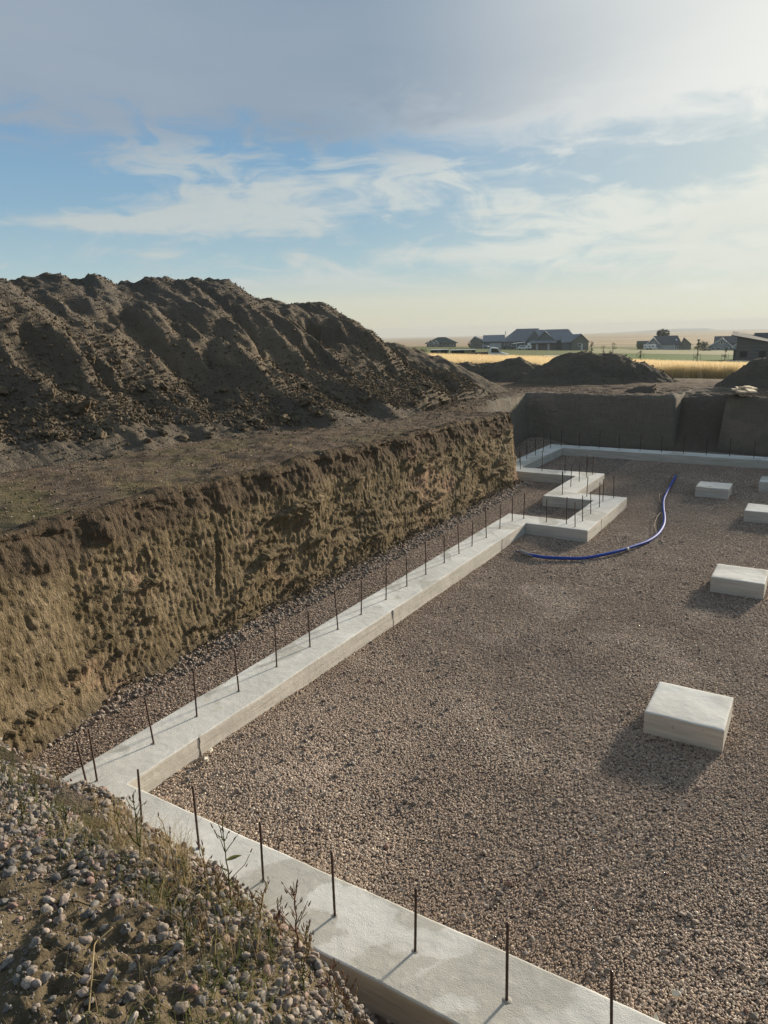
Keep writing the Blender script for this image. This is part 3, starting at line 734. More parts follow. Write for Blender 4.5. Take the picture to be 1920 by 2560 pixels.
for i, (a, b, s) in enumerate(PADS):
    link('concrete_pad', pad_mesh(s, i * 5 + 1), None, (a, b, 0), label=plab[i], category='concrete pad', group='square concrete pads on the gravel floor')

# ------------------------------------------------------------------ blue pipe and its wire
def curve_pts(pts, n=8):
    P = [np.array(p, float) for p in pts]; P = [2 * P[0] - P[1]] + P + [2 * P[-1] - P[-2]]; out = []
    for i in range(1, len(P) - 2):
        for k in range(n):
            t = k / n; out.append(.5 * ((2 * P[i]) + (-P[i - 1] + P[i + 1]) * t + (2 * P[i - 1] - 5 * P[i] + 4 * P[i + 1] - P[i + 2]) * t * t + (-P[i - 1] + 3 * P[i] - 3 * P[i + 1] + P[i + 2]) * t**3))
    out.append(P[-2]); return out
pp = [(.41, 7.11), (.54, 7.06), (.73, 7.05), (.95, 7.14), (1.24, 7.28), (1.44, 7.52), (1.63, 7.84), (1.8, 8.27), (1.91, 8.65), (1.96, 9.11), (1.94, 9.66), (1.85, 10.22), (1.69, 10.96), (1.57, 11.63), (1.5, 12.31), (1.42, 13.32), (1.36, 14.1)]
pipe = empty('water_pipe', (1.9, 9.1, 0), label='blue plastic pipe curving across the gravel with a taped end', category='pipe')
def loc_(pts, o=(1.9, 9.1, 0)): return [(p[0] - o[0], p[1] - o[1], p[2] - o[2]) for p in pts]
b = MB(); b.tube(loc_(curve_pts([(x, y, .038 + .006 * math.sin(i * 1.3)) for i, (x, y) in enumerate(pp)], 6)), .024, 14); b.obj('tube', M_pipe, pipe, smooth=True)
b = MB(); b.tube(loc_([(.30, 7.16, .05), (.36, 7.13, .048), (.42, 7.105, .041), (.50, 7.075, .038), (.56, 7.055, .038)]), [.022, .03, .032, .0305, .028], 12); b.obj('tape_wrap', M_tape, pipe, smooth=True)
b = MB(); b.tube(loc_([(1.70, 7.98, .039), (1.728, 8.04, .039)]), [.027, .027], 14); b.obj('coupling_ring', M_tape, pipe, smooth=True)
b = MB(); b.tube(loc_([(.32, 7.14, .05), (.27, 7.19, .03), (.24, 7.16, .02)]), [.010, .008, .004], 6); b.obj('pipe_stub', M_pipe, pipe, smooth=True)
ww = [(1.96, 9.0), (1.94, 9.09), (1.8, 9.62), (1.72, 10.27), (1.73, 10.6), (1.83, 10.75), (1.75, 11.0), (1.6, 11.25), (1.45, 11.79), (1.42, 12.1), (1.50, 12.4), (1.47, 12.64), (1.33, 13.49), (1.27, 14.17), (1.32, 14.4)]
b = MB(); b.tube(curve_pts([(x, y, .025 + .02 * abs(math.sin(i * 2.2))) for i, (x, y) in enumerate(ww)], 6), .006, 6)
b.obj('tracer_wire', M_wire, smooth=True, label='thin brown wire snaking over the gravel beside the blue pipe', category='wire')

# pale scraps of concrete on the gravel
M_scrap = flat('pale_scrap', (.55, .51, .42), .85)
def scrap(x, y, s, lab, seed):
    r = random.Random(seed); b = MB(); n = 7
    ring = [(s * (.6 + .4 * r.random()) * math.cos(6.283 * i / n), s * .6 * (.6 + .4 * r.random()) * math.sin(6.283 * i / n)) for i in range(n)]
    b.poly([(p[0], p[1], .016 + .01 * r.random()) for p in ring]); b.poly([(p[0] * .95, p[1] * .95, 0) for p in ring][::-1])
    for i in range(n): j = (i + 1) % n; b.poly([(ring[i][0] * .95, ring[i][1] * .95, 0), (ring[j][0] * .95, ring[j][1] * .95, 0), (*ring[j], .02), (*ring[i], .02)])
    o = b.obj('concrete_scrap', M_scrap, None, (x, y, float(mound(x, y)) + .022), label=lab, category='concrete scrap', group='pale scraps of concrete on the gravel'); o.rotation_euler = (r.uniform(-.2, .2), r.uniform(-.2, .2), r.uniform(0, 6))
scrap(.13, .66, .05, 'pale concrete scrap lying against the inner corner of the left footing, larger of two', 1)
scrap(.06, .78, .035, 'small pale concrete scrap touching the joint in the left footing', 2)
scrap(3.78, .35, .035, 'pale flat scrap beside the near footing at bottom right, the upper of two', 3)
scrap(3.72, .14, .03, 'pale flat scrap closest to the near footing at bottom right', 4)
scrap(.9, 3.4, .03, 'small pale flake out on the gravel beside the middle of the left footing', 5)

# ------------------------------------------------------------------ spoil heaps
def heap(name, crest, box, res, detail=1.0, power=1.0, warp=.0, seed=0., back=.75, **props):
    """crest: rows (x, y, z, slope towards the pit, slope elsewhere)"""
    hx = np.arange(box[0], box[1], res); hy = np.arange(box[2], box[3], res); X, Y = np.meshgrid(hx, hy, indexing='ij')
    wx = X + warp * (.55 * fbm(Y * .55 + seed, X * .15, 1.5, 3)); wy = Y + warp * .35 * fbm(X * .6, Y * .6 + seed, 8.5, 2)
    C_ = np.array(crest, float); P = []
    for a, b in zip(C_[:-1], C_[1:]):
        k = max(2, int(np.linalg.norm((b - a)[:2]) / .35))
        for j in range(k): P.append(a + (b - a) * j / k)
    P.append(C_[-1]); P = np.array(P)
    base = terr0(X, Y); H = np.full(X.shape, -9.0); HC = np.full(X.shape, 1.0)
    for p in P:
        dxx, dyy = wx - p[0], wy - p[1]; r = np.hypot(dxx, dyy) + 1e-6
        front = sstep((dxx * .96 - dyy * .1) / r, -.2, .5); s = p[4] + (p[3] - p[4]) * front
        h = p[2] - s * (np.sqrt(r * r + .09) - .3); k = h > H; H = np.where(k, h, H); HC = np.where(k, max(.4, p[2] - 1.6), HC)
    t = np.clip((H - base) / HC, 0, 1)
    H = H + power * HC * .16 * (sstep(t, .25, .75) - t) * 1.3
    g = 4 * t * (1 - t)
    wy2 = Y + .9 * fbm(X * .5, Y * .4 + seed, 31., 3)
    am_ = .5 + sstep(fbm(X * .35, Y * .35 + seed, 41., 2), -.3, .4)
    H = H + detail * am_ * (.16 * g * (ridged(wy2 * .48 + X * .12 + seed, X * .2, 2.0, 3) - 1.25))
    H = H + detail * .055 * g * am_ * (ridged(wy2 * 2.1 + X * .5, X * .8, 4.0, 3) - 1.2) + detail * .14 * g * fbm(X * 1.1, Y * 1.1, 51., 4)
    H = H + detail * (.05 * fbm(X * 2.2, Y * 2.2, 3. + seed, 4) * sstep(t, .0, .1) + .034 * ridged(X * 5, Y * 5, 6., 3) * sstep(t, 0, .08) + .026 * fbm(X * 13, Y * 13, 4., 2) + (.045 * fbm(X * 4.3, Y * 4.3, 24., 3) if res > .055 else 0))
    H = H + detail * .16 * fbm(X * 1.5, Y * 1.5, 14. + seed, 4) * sstep(t, .75, 1.0)
    # slumped scarps: short drops high on the face
    sc = sstep(fbm(Y * .7 + seed, X * .5, 21., 3), .0, .30); lvl = .70 + .12 * fbm(Y * .5, 0 * Y, 5. + seed, 2)
    H = H - detail * sc * .24 * g * sstep(lvl - t, .0, .05) * sstep(t, .15, .5)
    H = H - 2.6 * (1 - sstep(sdf(X, Y, RIMP), .05, .9))
    Z = np.maximum(H, base - .25)
    nx, ny = len(hx), len(hy); fc = grid_faces(nx, ny); ok = (H > base - .12).ravel()[fc].any(1)
    me = mesh_np(name, np.stack([X, Y, Z], -1), fc[ok], [MH])
    return link(name, me, None, **props), (hx, hy, Z)
def crest_from(sil, plan):
    """silhouette pixels seen over a plan polyline -> crest points"""
    plan = np.array(plan, float); out = []
    for px, py in sil:
        d = ray(px, py); best = None
        for a, b in zip(plan[:-1], plan[1:]):
            e = b - a; den = d[0] * e[1] - d[1] * e[0]
            if abs(den) < 1e-9: continue
            q = a - CAM[:2]; t = (q[0] * e[1] - q[1] * e[0]) / den; u = (q[0] * d[1] - q[1] * d[0]) / den
            if t > 0 and -.001 <= u <= 1.001: best = CAM + d * t; break
        if best is not None: out.append(best)
    return out
toe = [(-5.6, 1), (-5.7, 2.72), (-5.3, 3.66), (-5.4, 4.75), (-5.35, 5.52), (-5.1, 6.15), (-4.78, 6.9), (-4.5, 7.9), (-4.35, 9.05), (-4.1, 10.4), (-3.9, 11.5), (-4.4, 15.0), (-5.1, 18.6), (-5.2, 23)]
def toe_dist(x, y):
    best = 9e9
    for a, b in zip(toe[:-1], toe[1:]):
        a, b = np.array(a), np.array(b); e = b - a; t = np.clip(((x - a[0]) * e[0] + (y - a[1]) * e[1]) / (e @ e), 0, 1)
        best = min(best, math.hypot(x - a[0] - t * e[0], y - a[1] - t * e[1]))
    return best
sil = [(0, 727), (40, 710), (107, 688), (165, 702), (213, 693), (260, 723), (300, 714), (345, 712), (365, 703), (420, 696), (475, 740), (487, 696), (535, 699), (560, 712), (590, 730), (627, 768), (690, 776), (735, 758),
       (775, 757), (805, 770), (830, 799), (855, 820), (880, 844), (905, 868), (925, 888), (945, 898)]
plan = [(-10.0, -4), (-9.9, 3), (-9.4, 8), (-8.9, 11), (-8.1, 13.2), (-7.1, 15.0), (-6.2, 16.4), (-5.3, 18)]
cr = crest_from(sil, plan)
crest = [(-9.9, -3.0, 2.8), (-9.9, 0.0, 3.9), (-9.9, 2.5, 4.4), (-9.8, 4.6, 4.65)] + [tuple(c) for c in cr]
crest = [(x, y, z, min(.98, max(.55, (z - 1.62) / (max(toe_dist(x, y), .8) + .25))), 1.0) for x, y, z in crest]
long_heap, LH = heap('spoil_heap', crest, (-15.5, -2.6, -6.5, 23.5), .05, 1.0, 1.0, 1.0, seed=1.0,
     label='long high brown spoil heap rising along the left side of the excavation', category='spoil heap')
sil2 = [(951, 857), (960, 851), (969, 846), (976, 852), (1000, 858), (1030, 864), (1060, 876), (1085, 888), (1110, 896), (1140, 911), (1180, 926), (1220, 943)]
cr2 = crest_from([(a_, b_ + 13) for a_, b_ in sil2], [(-8.6, 16.0), (-7.2, 18.6), (-6.2, 20.5), (-5.6, 23)])
crest2 = [(x, y, z, min(.8, max(.5, (z - 1.5) / (max(toe_dist(x, y), .5) + .3))), .6) for x, y, z in cr2]
heap('spoil_heap', crest2, (-12, -1.0, 12.5, 25.5), .06, .7, .3, .5, seed=4.,
     label='lower gravelly grey heap trailing off the far end of the long spoil heap', category='spoil heap')
def heap_at(D, sil_, names, depth=.7, seed=0., res=.065, detail=.62, slopes=(.62, .62), nc=9000):
    cr_ = [at(px, py, D) for px, py in sil_]
    c = np.array(cr_); pad_ = 4.5
    o, G = heap('spoil_heap', [(x, y, z, *slopes) for x, y, z in c], (c[:, 0].min() - pad_, c[:, 0].max() + pad_, c[:, 1].min() - pad_, c[:, 1].max() + pad_), res, detail, .4, .3, seed, **names)
    px_, py_ = rng.uniform(G[0][0], G[0][-1], nc), rng.uniform(G[1][0], G[1][-1], nc); i = ((px_ - G[0][0]) / res).astype(int); j = ((py_ - G[1][0]) / res).astype(int); pz = G[2][i, j]
    k = pz > terr0(px_, py_) + .02; sz_ = .02 + .075 * rng.random(k.sum()) ** 5
    scatter('crumbs', np.stack([px_[k], py_[k], pz[k] + sz_ * .1], -1), sz_, MCL, o, rough=.55, shape=(1, .8, .7), smooth=False, subdiv=1, tilt=1, kind='stuff')
    return o, G
heap_at(31.5, [(1105, 903), (1131, 906), (1170, 907), (1207, 909), (1235, 914), (1262, 900), (1272, 897), (1285, 898), (1298, 902), (1320, 908), (1345, 917), (1370, 925)],
        dict(label='low dark berm with a small peak between the long and the broad round heap', category='spoil heap'), seed=9.)
heap_at(28.8, [(1375, 922), (1399, 904), (1413, 890), (1440, 883), (1464, 880), (1500, 884), (1525, 886), (1550, 889), (1588, 902), (1619, 922), (1640, 934), (1660, 940)],
        dict(label='broad rounded dark heap beyond the middle of the far side of the pit', category='spoil heap'), seed=13.)
heap_at(26.2, [(1864, 916), (1889, 899), (1920, 890), (1970, 872), (2050, 850), (2150, 832), (2300, 824), (2450, 842)],
        dict(label='dark earth heap rising out of the right edge of the frame', category='spoil heap'), seed=17., slopes=(.9, .9))
heap_at(22.4, [(1620, 966), (1650, 964), (1690, 964)],
        dict(label='small low mound of loose dirt on the far ledge beside the ramp', category='spoil heap'), seed=22., res=.05, slopes=(.45, .45))
def hz_of(G, x, y):
    hx, hy, Z = G; i = np.clip(((x - hx[0]) / (hx[1] - hx[0])).astype(int), 0, len(hx) - 1); j = np.clip(((y - hy[0]) / (hy[1] - hy[0])).astype(int), 0, len(hy) - 1)
    return Z[i, j]
# clods rolled to the foot of the long heap
n = 26000; ty = rng.uniform(0, 19.5, n); tx = np.interp(ty, [p[1] for p in toe], [p[0] for p in toe]) + .25 - np.abs(rng.normal(0, 1.15, n)) + .25 * (rng.random(n) < .12) * rng.random(n) * 3
zc_ = np.maximum(hz_of(LH, tx, ty), terr(tx, ty)); s = .016 + .05 * rng.random(n) ** 5 + .02 * rng.random(n) ** 2
scatter('rubble', np.stack([tx, ty, zc_ + s * .1], -1), s, MCL, rough=.55, shape=(1, .8, .7), smooth=False, subdiv=2, tilt=1, kind='stuff', label='loose crumbs of earth lying at the foot of the long spoil heap')
n = 30000; ty = rng.uniform(-1, 20, n); tx = np.interp(ty, [p[1] for p in toe], [p[0] for p in toe]) - rng.uniform(.3, 6, n)
zc_ = hz_of(LH, tx, ty); k = zc_ > terr0(tx, ty) + .05; tx, ty, zc_ = tx[k], ty[k], zc_[k]; s = .012 + .04 * rng.random(len(tx)) ** 4
scatter('rubble', np.stack([tx, ty, zc_ + s * .1], -1), s, MCL, rough=.5, shape=(1, .8, .6), smooth=False, subdiv=1, tilt=1, kind='stuff', label='crumbs of earth scattered over the face of the long spoil heap')
def blobmesh(name, seed, sub, rough, shape, mt, smooth=True):
    import bmesh
    bm = bmesh.new(); bmesh.ops.create_icosphere(bm, subdivisions=sub, radius=.5)
    for v in bm.verts:
        c = v.co; nn = float(fbm(c.x * 2.1 + seed * 5, c.y * 2.1, c.z * 2.1 + seed, 4 if rough > .9 else 2)); c *= 1 + min(rough, .62) * nn
        v.co = Vector((c.x * shape[0], c.y * shape[1], c.z * shape[2]))
    me = bpy.data.meshes.new(name); bm.to_mesh(me); bm.free(); me.materials.append(mt)
    me.polygons.foreach_set('use_smooth', [smooth] * len(me.polygons)); return me
CL = [blobmesh('clod', i, 3, 1.0, (1, .85, .72), MCL, False) for i in range(6)]
big = [(1322, 640), (1225, 712), (1110, 722), (1430, 700), (595, 705), (345, 668), (795, 790), (1045, 745), (1580, 625), (1540, 660), (1490, 640), (640, 800), (905, 775), (700, 765), (1280, 712), (245, 780), (1170, 690), (1370, 690)]
def on_heap(px, py):
    d = ray(px, py); d = d / np.linalg.norm(d)
    for t in np.arange(8, 32, .04):
        p = CAM + d * t
        if -15 < p[0] < -3.5 and -6 < p[1] < 21 and p[2] < float(hz_of(LH, np.array([p[0]]), np.array([p[1]]))[0]): return p
        if p[2] < float(terr0(p[0], p[1])): return p
    return None
for i, (u, v) in enumerate(big):
    if i == 4: continue
    p = on_heap(u * .5787, 640 + v * .5787)
    if p is None: continue
    s = .8 * [.42, .34, .30, .3, .6, .5, .2, .28, .3, .3, .25, .18, .2, .2, .24, .2, .22, .26][i]
    o = link('clod', CL[i % 6], long_heap, (p[0], p[1], p[2] + s * .08)); o.scale = (s, s * random.uniform(.8, 1.1), s * .8); o.rotation_euler = (random.uniform(-.4, .4), random.uniform(-.4, .4), random.uniform(0, 6))
for i in range(70):
    y = random.uniform(1, 16); x = float(np.interp(y, [p[1] for p in toe], [p[0] for p in toe])) + random.uniform(-1.3, .25)
    z = float(max(hz_of(LH, np.array([x]), np.array([y]))[0], terr(x, y))); s = random.uniform(.08, .2)
    o = link('clod', CL[i % 6], long_heap, (x, y, z + s * .15)); o.scale = (s, s * random.uniform(.7, 1.1), s * .8); o.rotation_euler = (random.random(), random.random(), random.uniform(0, 6))

n = 4500; ly = rng.uniform(-.6, 12, n); lx = -1.56 + np.abs(rng.normal(0, .09, n)); s = .010 + .035 * rng.random(n) ** 4
scatter('rubble', np.stack([lx, ly, mound(lx, ly) + s * .3 + np.maximum(0, -1.45 - lx) * rng.random(n)], -1), s, MCL, rough=.5, smooth=False, subdiv=2, tilt=1, kind='stuff', label='clay crumbs fallen to the foot of the cut beside the footing')
# ------------------------------------------------------------------ pebbles and thin grass on the ledge
n = 9000; lx = rng.uniform(-6, -1.4, n); ly = rng.uniform(-.5, 17.5, n); k = (sdf(lx, ly, RIMP) > .05) & (lx > np.interp(ly, [p[1] for p in toe], [p[0] for p in toe])); lx, ly = lx[k], ly[k]
s = .008 + .018 * rng.random(len(lx)) ** 4
scatter('gravel', np.stack([lx, ly, terr(lx, ly) + s * .2], -1), s, MP, subdiv=2, kind='stuff', label='scattered small stones on the bare ledge between heap and pit')
n = 16000; lx = rng.uniform(-6, -1.3, n); ly = rng.uniform(-.5, 19, n); k = (sdf(lx, ly, RIMP) > -.02); lx, ly = lx[k], ly[k]; s = .010 + .035 * rng.random(len(lx)) ** 5
scatter('rubble', np.stack([lx, ly, terr(lx, ly) + s * .1], -1), s, MCL, rough=.5, smooth=False, subdiv=1, tilt=1, kind='stuff', label='crumbs of dark soil on the ledge along the cut')
n = 5000; lx = rng.uniform(-7, 9, n); ly = rng.uniform(17.75, 20.5, n); k = (sdf(lx, ly, RIMP) > .05); lx, ly = lx[k], ly[k]; s = .015 + .035 * rng.random(len(lx)) ** 4
scatter('gravel', np.stack([lx, ly, terr(lx, ly) + s * .2], -1), s, MP, subdiv=1, kind='stuff', label='stones along the lip of the far side of the pit')
def blades(n, pos, h, lean, wdt, seg=3):
    """ribbon blades; pos (n,3)"""
    pos = np.asarray(pos); n = len(pos); a = rng.uniform(0, 6.283, n); ln = np.abs(rng.normal(0, lean, n)) + .05; h = h * rng.uniform(.45, 1.15, n)
    dirx, diry = np.cos(a), np.sin(a); fa = rng.uniform(0, 6.283, n); sx, sy = np.cos(fa), np.sin(fa); V = []; 
    for k in range(seg + 1):
        t = k / seg; out = ln * h * t ** 1.8; z = h * t * (1 - .35 * ln * t); wv = wdt * (1 - t * .85)
        c = pos + np.stack([dirx * out, diry * out, z], -1); e = np.stack([sx * wv, sy * wv, 0 * wv], -1) if hasattr(wv, '__len__') else np.stack([sx * wv, sy * wv, 0 * sx], -1)
        V += [c - e, c + e]
    V = np.stack(V, 1); F = np.array([[2 * k, 2 * k + 1, 2 * k + 3, 2 * k + 2] for k in range(seg)])
    F = (np.arange(n)[:, None, None] * (2 * seg + 2) + F[None]).reshape(-1, 4); return V.reshape(-1, 3), F
n = 16000; lx = rng.uniform(-5.6, -1.5, n); ly = rng.uniform(-.3, 13, n)
dn = sstep(fbm(lx * .9, ly * .9, 6., 3), -.05, .35) * sstep(lx, -5.2, -2.6) * (1 - .75 * sstep(ly, 3.5, 7)); k = (rng.random(n) < dn) & (sdf(lx, ly, RIMP) > -.04); lx, ly = lx[k], ly[k]
V, F = blades(0, np.stack([lx, ly, terr(lx, ly) - .01], -1), .075, .9, .0022)
link('grass', mesh_np('grass', V, F, [M_straw]), kind='stuff', label='thin dry grass growing on the ledge above the cut')
k = rng.random(len(lx)) < .35
V, F = blades(0, np.stack([lx[k] + .03, ly[k], terr(lx[k], ly[k]) - .01], -1), .065, .7, .0028)
link('grass', mesh_np('grass', V, F, [M_weed]), kind='stuff', label='sparse green weeds on the ledge above the cut')

# ------------------------------------------------------------------ foreground bank
bx_ = np.arange(-.9, 5.2, .0115); by_ = np.arange(-3.3, -.92, .0115); X, Y = np.meshgrid(bx_, by_, indexing='ij'); Zb = bank_z(X, Y)
fcb = grid_faces(len(bx_), len(by_)); ok = (Zb > .72).ravel()[fcb].all(1)
bank = link('near_bank', mesh_np('near_bank', np.stack([X, Y, Zb], -1), fcb[ok], [MB_]), kind='structure')
SM = [blobmesh('stone', 30 + i, 3, [.3, .6, .5, .62][i % 4], [(1, .78, .55), (1, .62, .45), (1, .85, .62), (1, .7, .7)][i % 4], MR, i % 4 != 3) for i in range(14)]
def dens_bank(x, y):
    d = rimline(x) - y
    band = np.exp(-((d - .06) / .33) ** 2); left = sstep(x, 2.2, 1.3)
    low = .45 * sstep(fbm(x * 1.6, y * 1.6, 31., 2), -.1, .3) * sstep(d, .45, .8)
    return np.clip(band * .9 + left * .95 * np.exp(-(d / .75) ** 2) + low * .32 + .03, 0, 1) * (d > -.34)
def onscreen(x, y, z):
    dx_, dy_, dz_ = x - CAM[0], y - CAM[1], z - CAM[2]; f = dx_ * FW[0] + dy_ * FW[1] + dz_ * FW[2]
    u = 960 + FPX * (dx_ * RT[0] + dy_ * RT[1] + dz_ * RT[2]) / f; v = 1280 - FPX * (dx_ * UP[0] + dy_ * UP[1] + dz_ * UP[2]) / f
    return u, v, f
def bank_points(n, dmin, dens, sizes):
    x = rng.uniform(.3, 4.0, n); y = rng.uniform(-3.0, -1.05, n); k = rng.random(n) < dens(x, y); x, y = x[k], y[k]; s = sizes(len(x))
    z = bank_z(x, y); u, v, f = onscreen(x, y, z); k = (f > .5) & (u > -120) & (u < 1250) & (v > 1800) & (v < 2700) & (z > .8); x, y, z, s = x[k], y[k], z[k], s[k]
    o = np.argsort(-s); keep_ = []
    cell = {}
    for i in o:
        c = (int(x[i] / .06), int(y[i] / .06)); bad = False
        for a in (-1, 0, 1):
            for b in (-1, 0, 1):
                for j in cell.get((c[0] + a, c[1] + b), ()):
                    if (x[i] - x[j]) ** 2 + (y[i] - y[j]) ** 2 < (dmin * (s[i] + s[j]) * .5) ** 2: bad = True; break
                if bad: break
            if bad: break
        if not bad: cell.setdefault(c, []).append(i); keep_.append(i)
    return x[keep_], y[keep_], z[keep_], s[keep_]
x, y, z, s = bank_points(34000, .62, dens_bank, lambda n: .008 + .032 * rng.random(n) ** 2.3)
SX = x; SY = y
for i in range(len(x)):
    if i < 298:
        o = link('stone', SM[i % 14], bank, (x[i], y[i], z[i] + s[i] * .12)); o.scale = (s[i] * 1.12, s[i] * random.uniform(.85, 1.15), s[i] * random.uniform(.85, 1.2))
        o.rotation_euler = (random.gauss(0, .35), random.gauss(0, .35), random.uniform(0, 6.28))
j = slice(298, None)
scatter('stones', np.stack([x[j], y[j], z[j] + s[j] * .12], -1), s[j] * 1.1, MR, bank, var=6, subdiv=3, rough=.5, tilt=.45, kind='stuff')
x, y, z, s = bank_points(60000, .5, lambda x, y: .35 + .6 * dens_bank(x, y), lambda n: .004 + .009 * rng.random(n) ** 2)
scatter('pebbles', np.stack([x, y, z + s * .1], -1), s, MR, bank, var=4, subdiv=2, rough=.6, tilt=.6, kind='stuff')
# spill of stones down the steep front of the bank
n = 5000; sx_ = rng.uniform(.2, 3.6, n); f_ = rng.random(n) ** .7; sy_ = rimline(sx_) + .1 + f_ * .6; szz = 1.3 - f_ * 1.22; k = (sy_ < -.54); s = .012 + .026 * rng.random(n) ** 2
scatter('stones', np.stack([sx_[k], sy_[k], szz[k] + .03], -1), s[k], MR, bank, var=4, rough=.5, tilt=1, kind='stuff')

# dry grass and weeds along the rim
def rimpos(n, x0, x1, spread, off=.06):
    x = rng.uniform(x0, x1, n); y = rimline(x) - off - np.abs(rng.normal(0, spread, n)) + rng.uniform(0, .10, n); return x, y, bank_z(x, y)
x, y, z = rimpos(2300, 1.7, 3.6, .16); k = rng.random(len(x)) < sstep(fbm(x * 3.5, y * 3, 3., 2), -.1, .35); P = np.stack([x, y, z - .004], -1)[k]
V, F = blades(0, P, .15, .6, .0013, 4); link('dry_grass', mesh_np('dry_grass', V, F, [M_straw]), kind='stuff', label='dry straw coloured grass along the rim of the near bank')
x, y, z = rimpos(2600, .5, 3.5, .25, .0); k = rng.random(len(x)) < sstep(fbm(x * 3, y * 3, 8., 2), .0, .4); P = np.stack([x, y, z], -1)[k]
V, F = blades(0, P, .07, 2.6, .0011, 4); link('dry_grass', mesh_np('dry_grass', V, F, [M_straw]), kind='stuff', label='matted dead stalks lying flat between the stones of the near bank')
gp = []
for cx, cy, r_, n_ in [(.95, -1.55, .14, 90), (1.22, -1.45, .1, 60), (1.9, -1.6, .12, 80), (2.35, -1.62, .08, 70), (2.78, -1.72, .10, 90), (3.1, -1.95, .16, 260), (3.25, -1.85, .1, 150), (2.95, -2.1, .14, 110), (1.6, -1.5, .1, 50), (2.55, -1.5, .08, 60)]:
    gp.append(np.stack([rng.normal(cx, r_, int(n_ * 1.5)), rng.normal(cy, r_ * .6, int(n_ * 1.5))], -1))
gp = np.concatenate(gp); P = np.stack([gp[:, 0], gp[:, 1], bank_z(gp[:, 0], gp[:, 1]) - .004], -1); P = P[P[:, 2] > 1.2]
V, F = blades(0, P, .085, .8, .0026, 4); link('grass', mesh_np('grass', V, F, [M_weed]), kind='stuff', label='low green weeds and grass between the stones of the near bank')
# flat debris: bits of straw
x = rng.uniform(.6, 3.6, 1100); y = rng.uniform(-2.7, -1.25, 1100); k = y < rimline(x) - .02; x, y = x[k], y[k]
V, F = blades(0, np.stack([x, y, bank_z(x, y) + .004], -1), .03, 5.0, .0010, 3); link('straw_litter', mesh_np('straw_litter', V, F, [M_straw]), kind='stuff', label='short bits of straw lying on the cracked clay of the near bank')

leafm = MB()
for k in range(6):
    t0, t1 = k / 6, (k + 1) / 6; wf = lambda t: .5 * math.sin(math.pi * min(1, t * .96 + .02)) ** .8 * .26
    z0, z1 = -.22 * t0 * t0, -.22 * t1 * t1
    leafm.poly([(t0, 0, z0), (t1, 0, z1), (t1, wf(t1), z1 + .05), (t0, wf(t0), z0 + .05)]); leafm.poly([(t0, -wf(t0), z0 + .05), (t1, -wf(t1), z1 + .05), (t1, 0, z1), (t0, 0, z0)])
leafme = leafm.mesh('leaf', M_weed, True)
seedm = MB(); seedm.tube([(0, 0, 0), (0, 0, .25), (0, 0, .6), (0, 0, 1)], [.06, .13, .11, .01], 6); seedme = seedm.mesh('seed_head', M_seed, True)
def weed(x, y, H, nb, nseed, nleaf, lab, seed, matt=None, lean=(0, 0), big_leaf=None):
    r = random.Random(seed); z0 = float(bank_z(np.array([x]), np.array([y]))[0]) - .01
    t = empty('weed', (x, y, z0), label=lab, category='weed', group='tall seeding weeds on the rim of the near bank'); b = MB(); tips = []; nodes = []
    main = [Vector((lean[0] * q * q * H + r.uniform(-.004, .004), lean[1] * q * q * H + r.uniform(-.004, .004), H * q)) for q in [i / 9 for i in range(10)]]
    b.tube(main, [.0034 - .0020 * i / 9 for i in range(10)], 5); tips.append((main[-1], Vector((0, 0, 1)))); nodes += main[2:]
    for k in range(nb * 2):
        i = r.randint(2, 8); a = r.uniform(0, 6.28); L = H * r.uniform(.16, .42) * (1.15 - i / 12); e = r.uniform(.6, 1.2); d = Vector((math.cos(a) * math.cos(e), math.sin(a) * math.cos(e), math.sin(e)))
        br = [main[i] + d * L * q + Vector((0, 0, L * .25 * q * q)) + Vector((r.uniform(-1, 1), r.uniform(-1, 1), 0)) * .004 for q in (0, .33, .66, 1)]
        b.tube(br, [.0019, .0016, .0013, .001], 4); tips.append((br[-1], (br[-1] - br[-2]).normalized())); tips.append((br[2], (d + Vector((0, 0, .6))).normalized())); nodes.append(br[1])
    b.obj('stem', matt or M_straw, t, smooth=True)
    r.shuffle(tips)
    for p, d in (tips * 3)[:int(nseed * 1.6)]:
        o = link('seed_head', seedme, t, p + Vector((r.uniform(-.006, .006), r.uniform(-.006, .006), r.uniform(-.01, .005)))); L = r.uniform(.012, .023); o.scale = (L * .85, L * .85, L)
        o.rotation_euler = d.to_track_quat('Z', 'Y').to_euler()
    for k in range(max(1, nleaf // 2) if nleaf else 0):
        p = nodes[k % len(nodes)] if k else nodes[0]; o = link('leaf', leafme, t, p); L = r.uniform(.018, .042); o.scale = (L, L * .6, L); o.rotation_euler = (0, r.uniform(-.7, .3), r.uniform(0, 6.28))
    if big_leaf:
        o = link('leaf', leafme, t, main[5], label='long bright green leaf pointing right'); o.scale = (big_leaf,) * 3; o.rotation_euler = (.5, -.45, R(32))
    return t
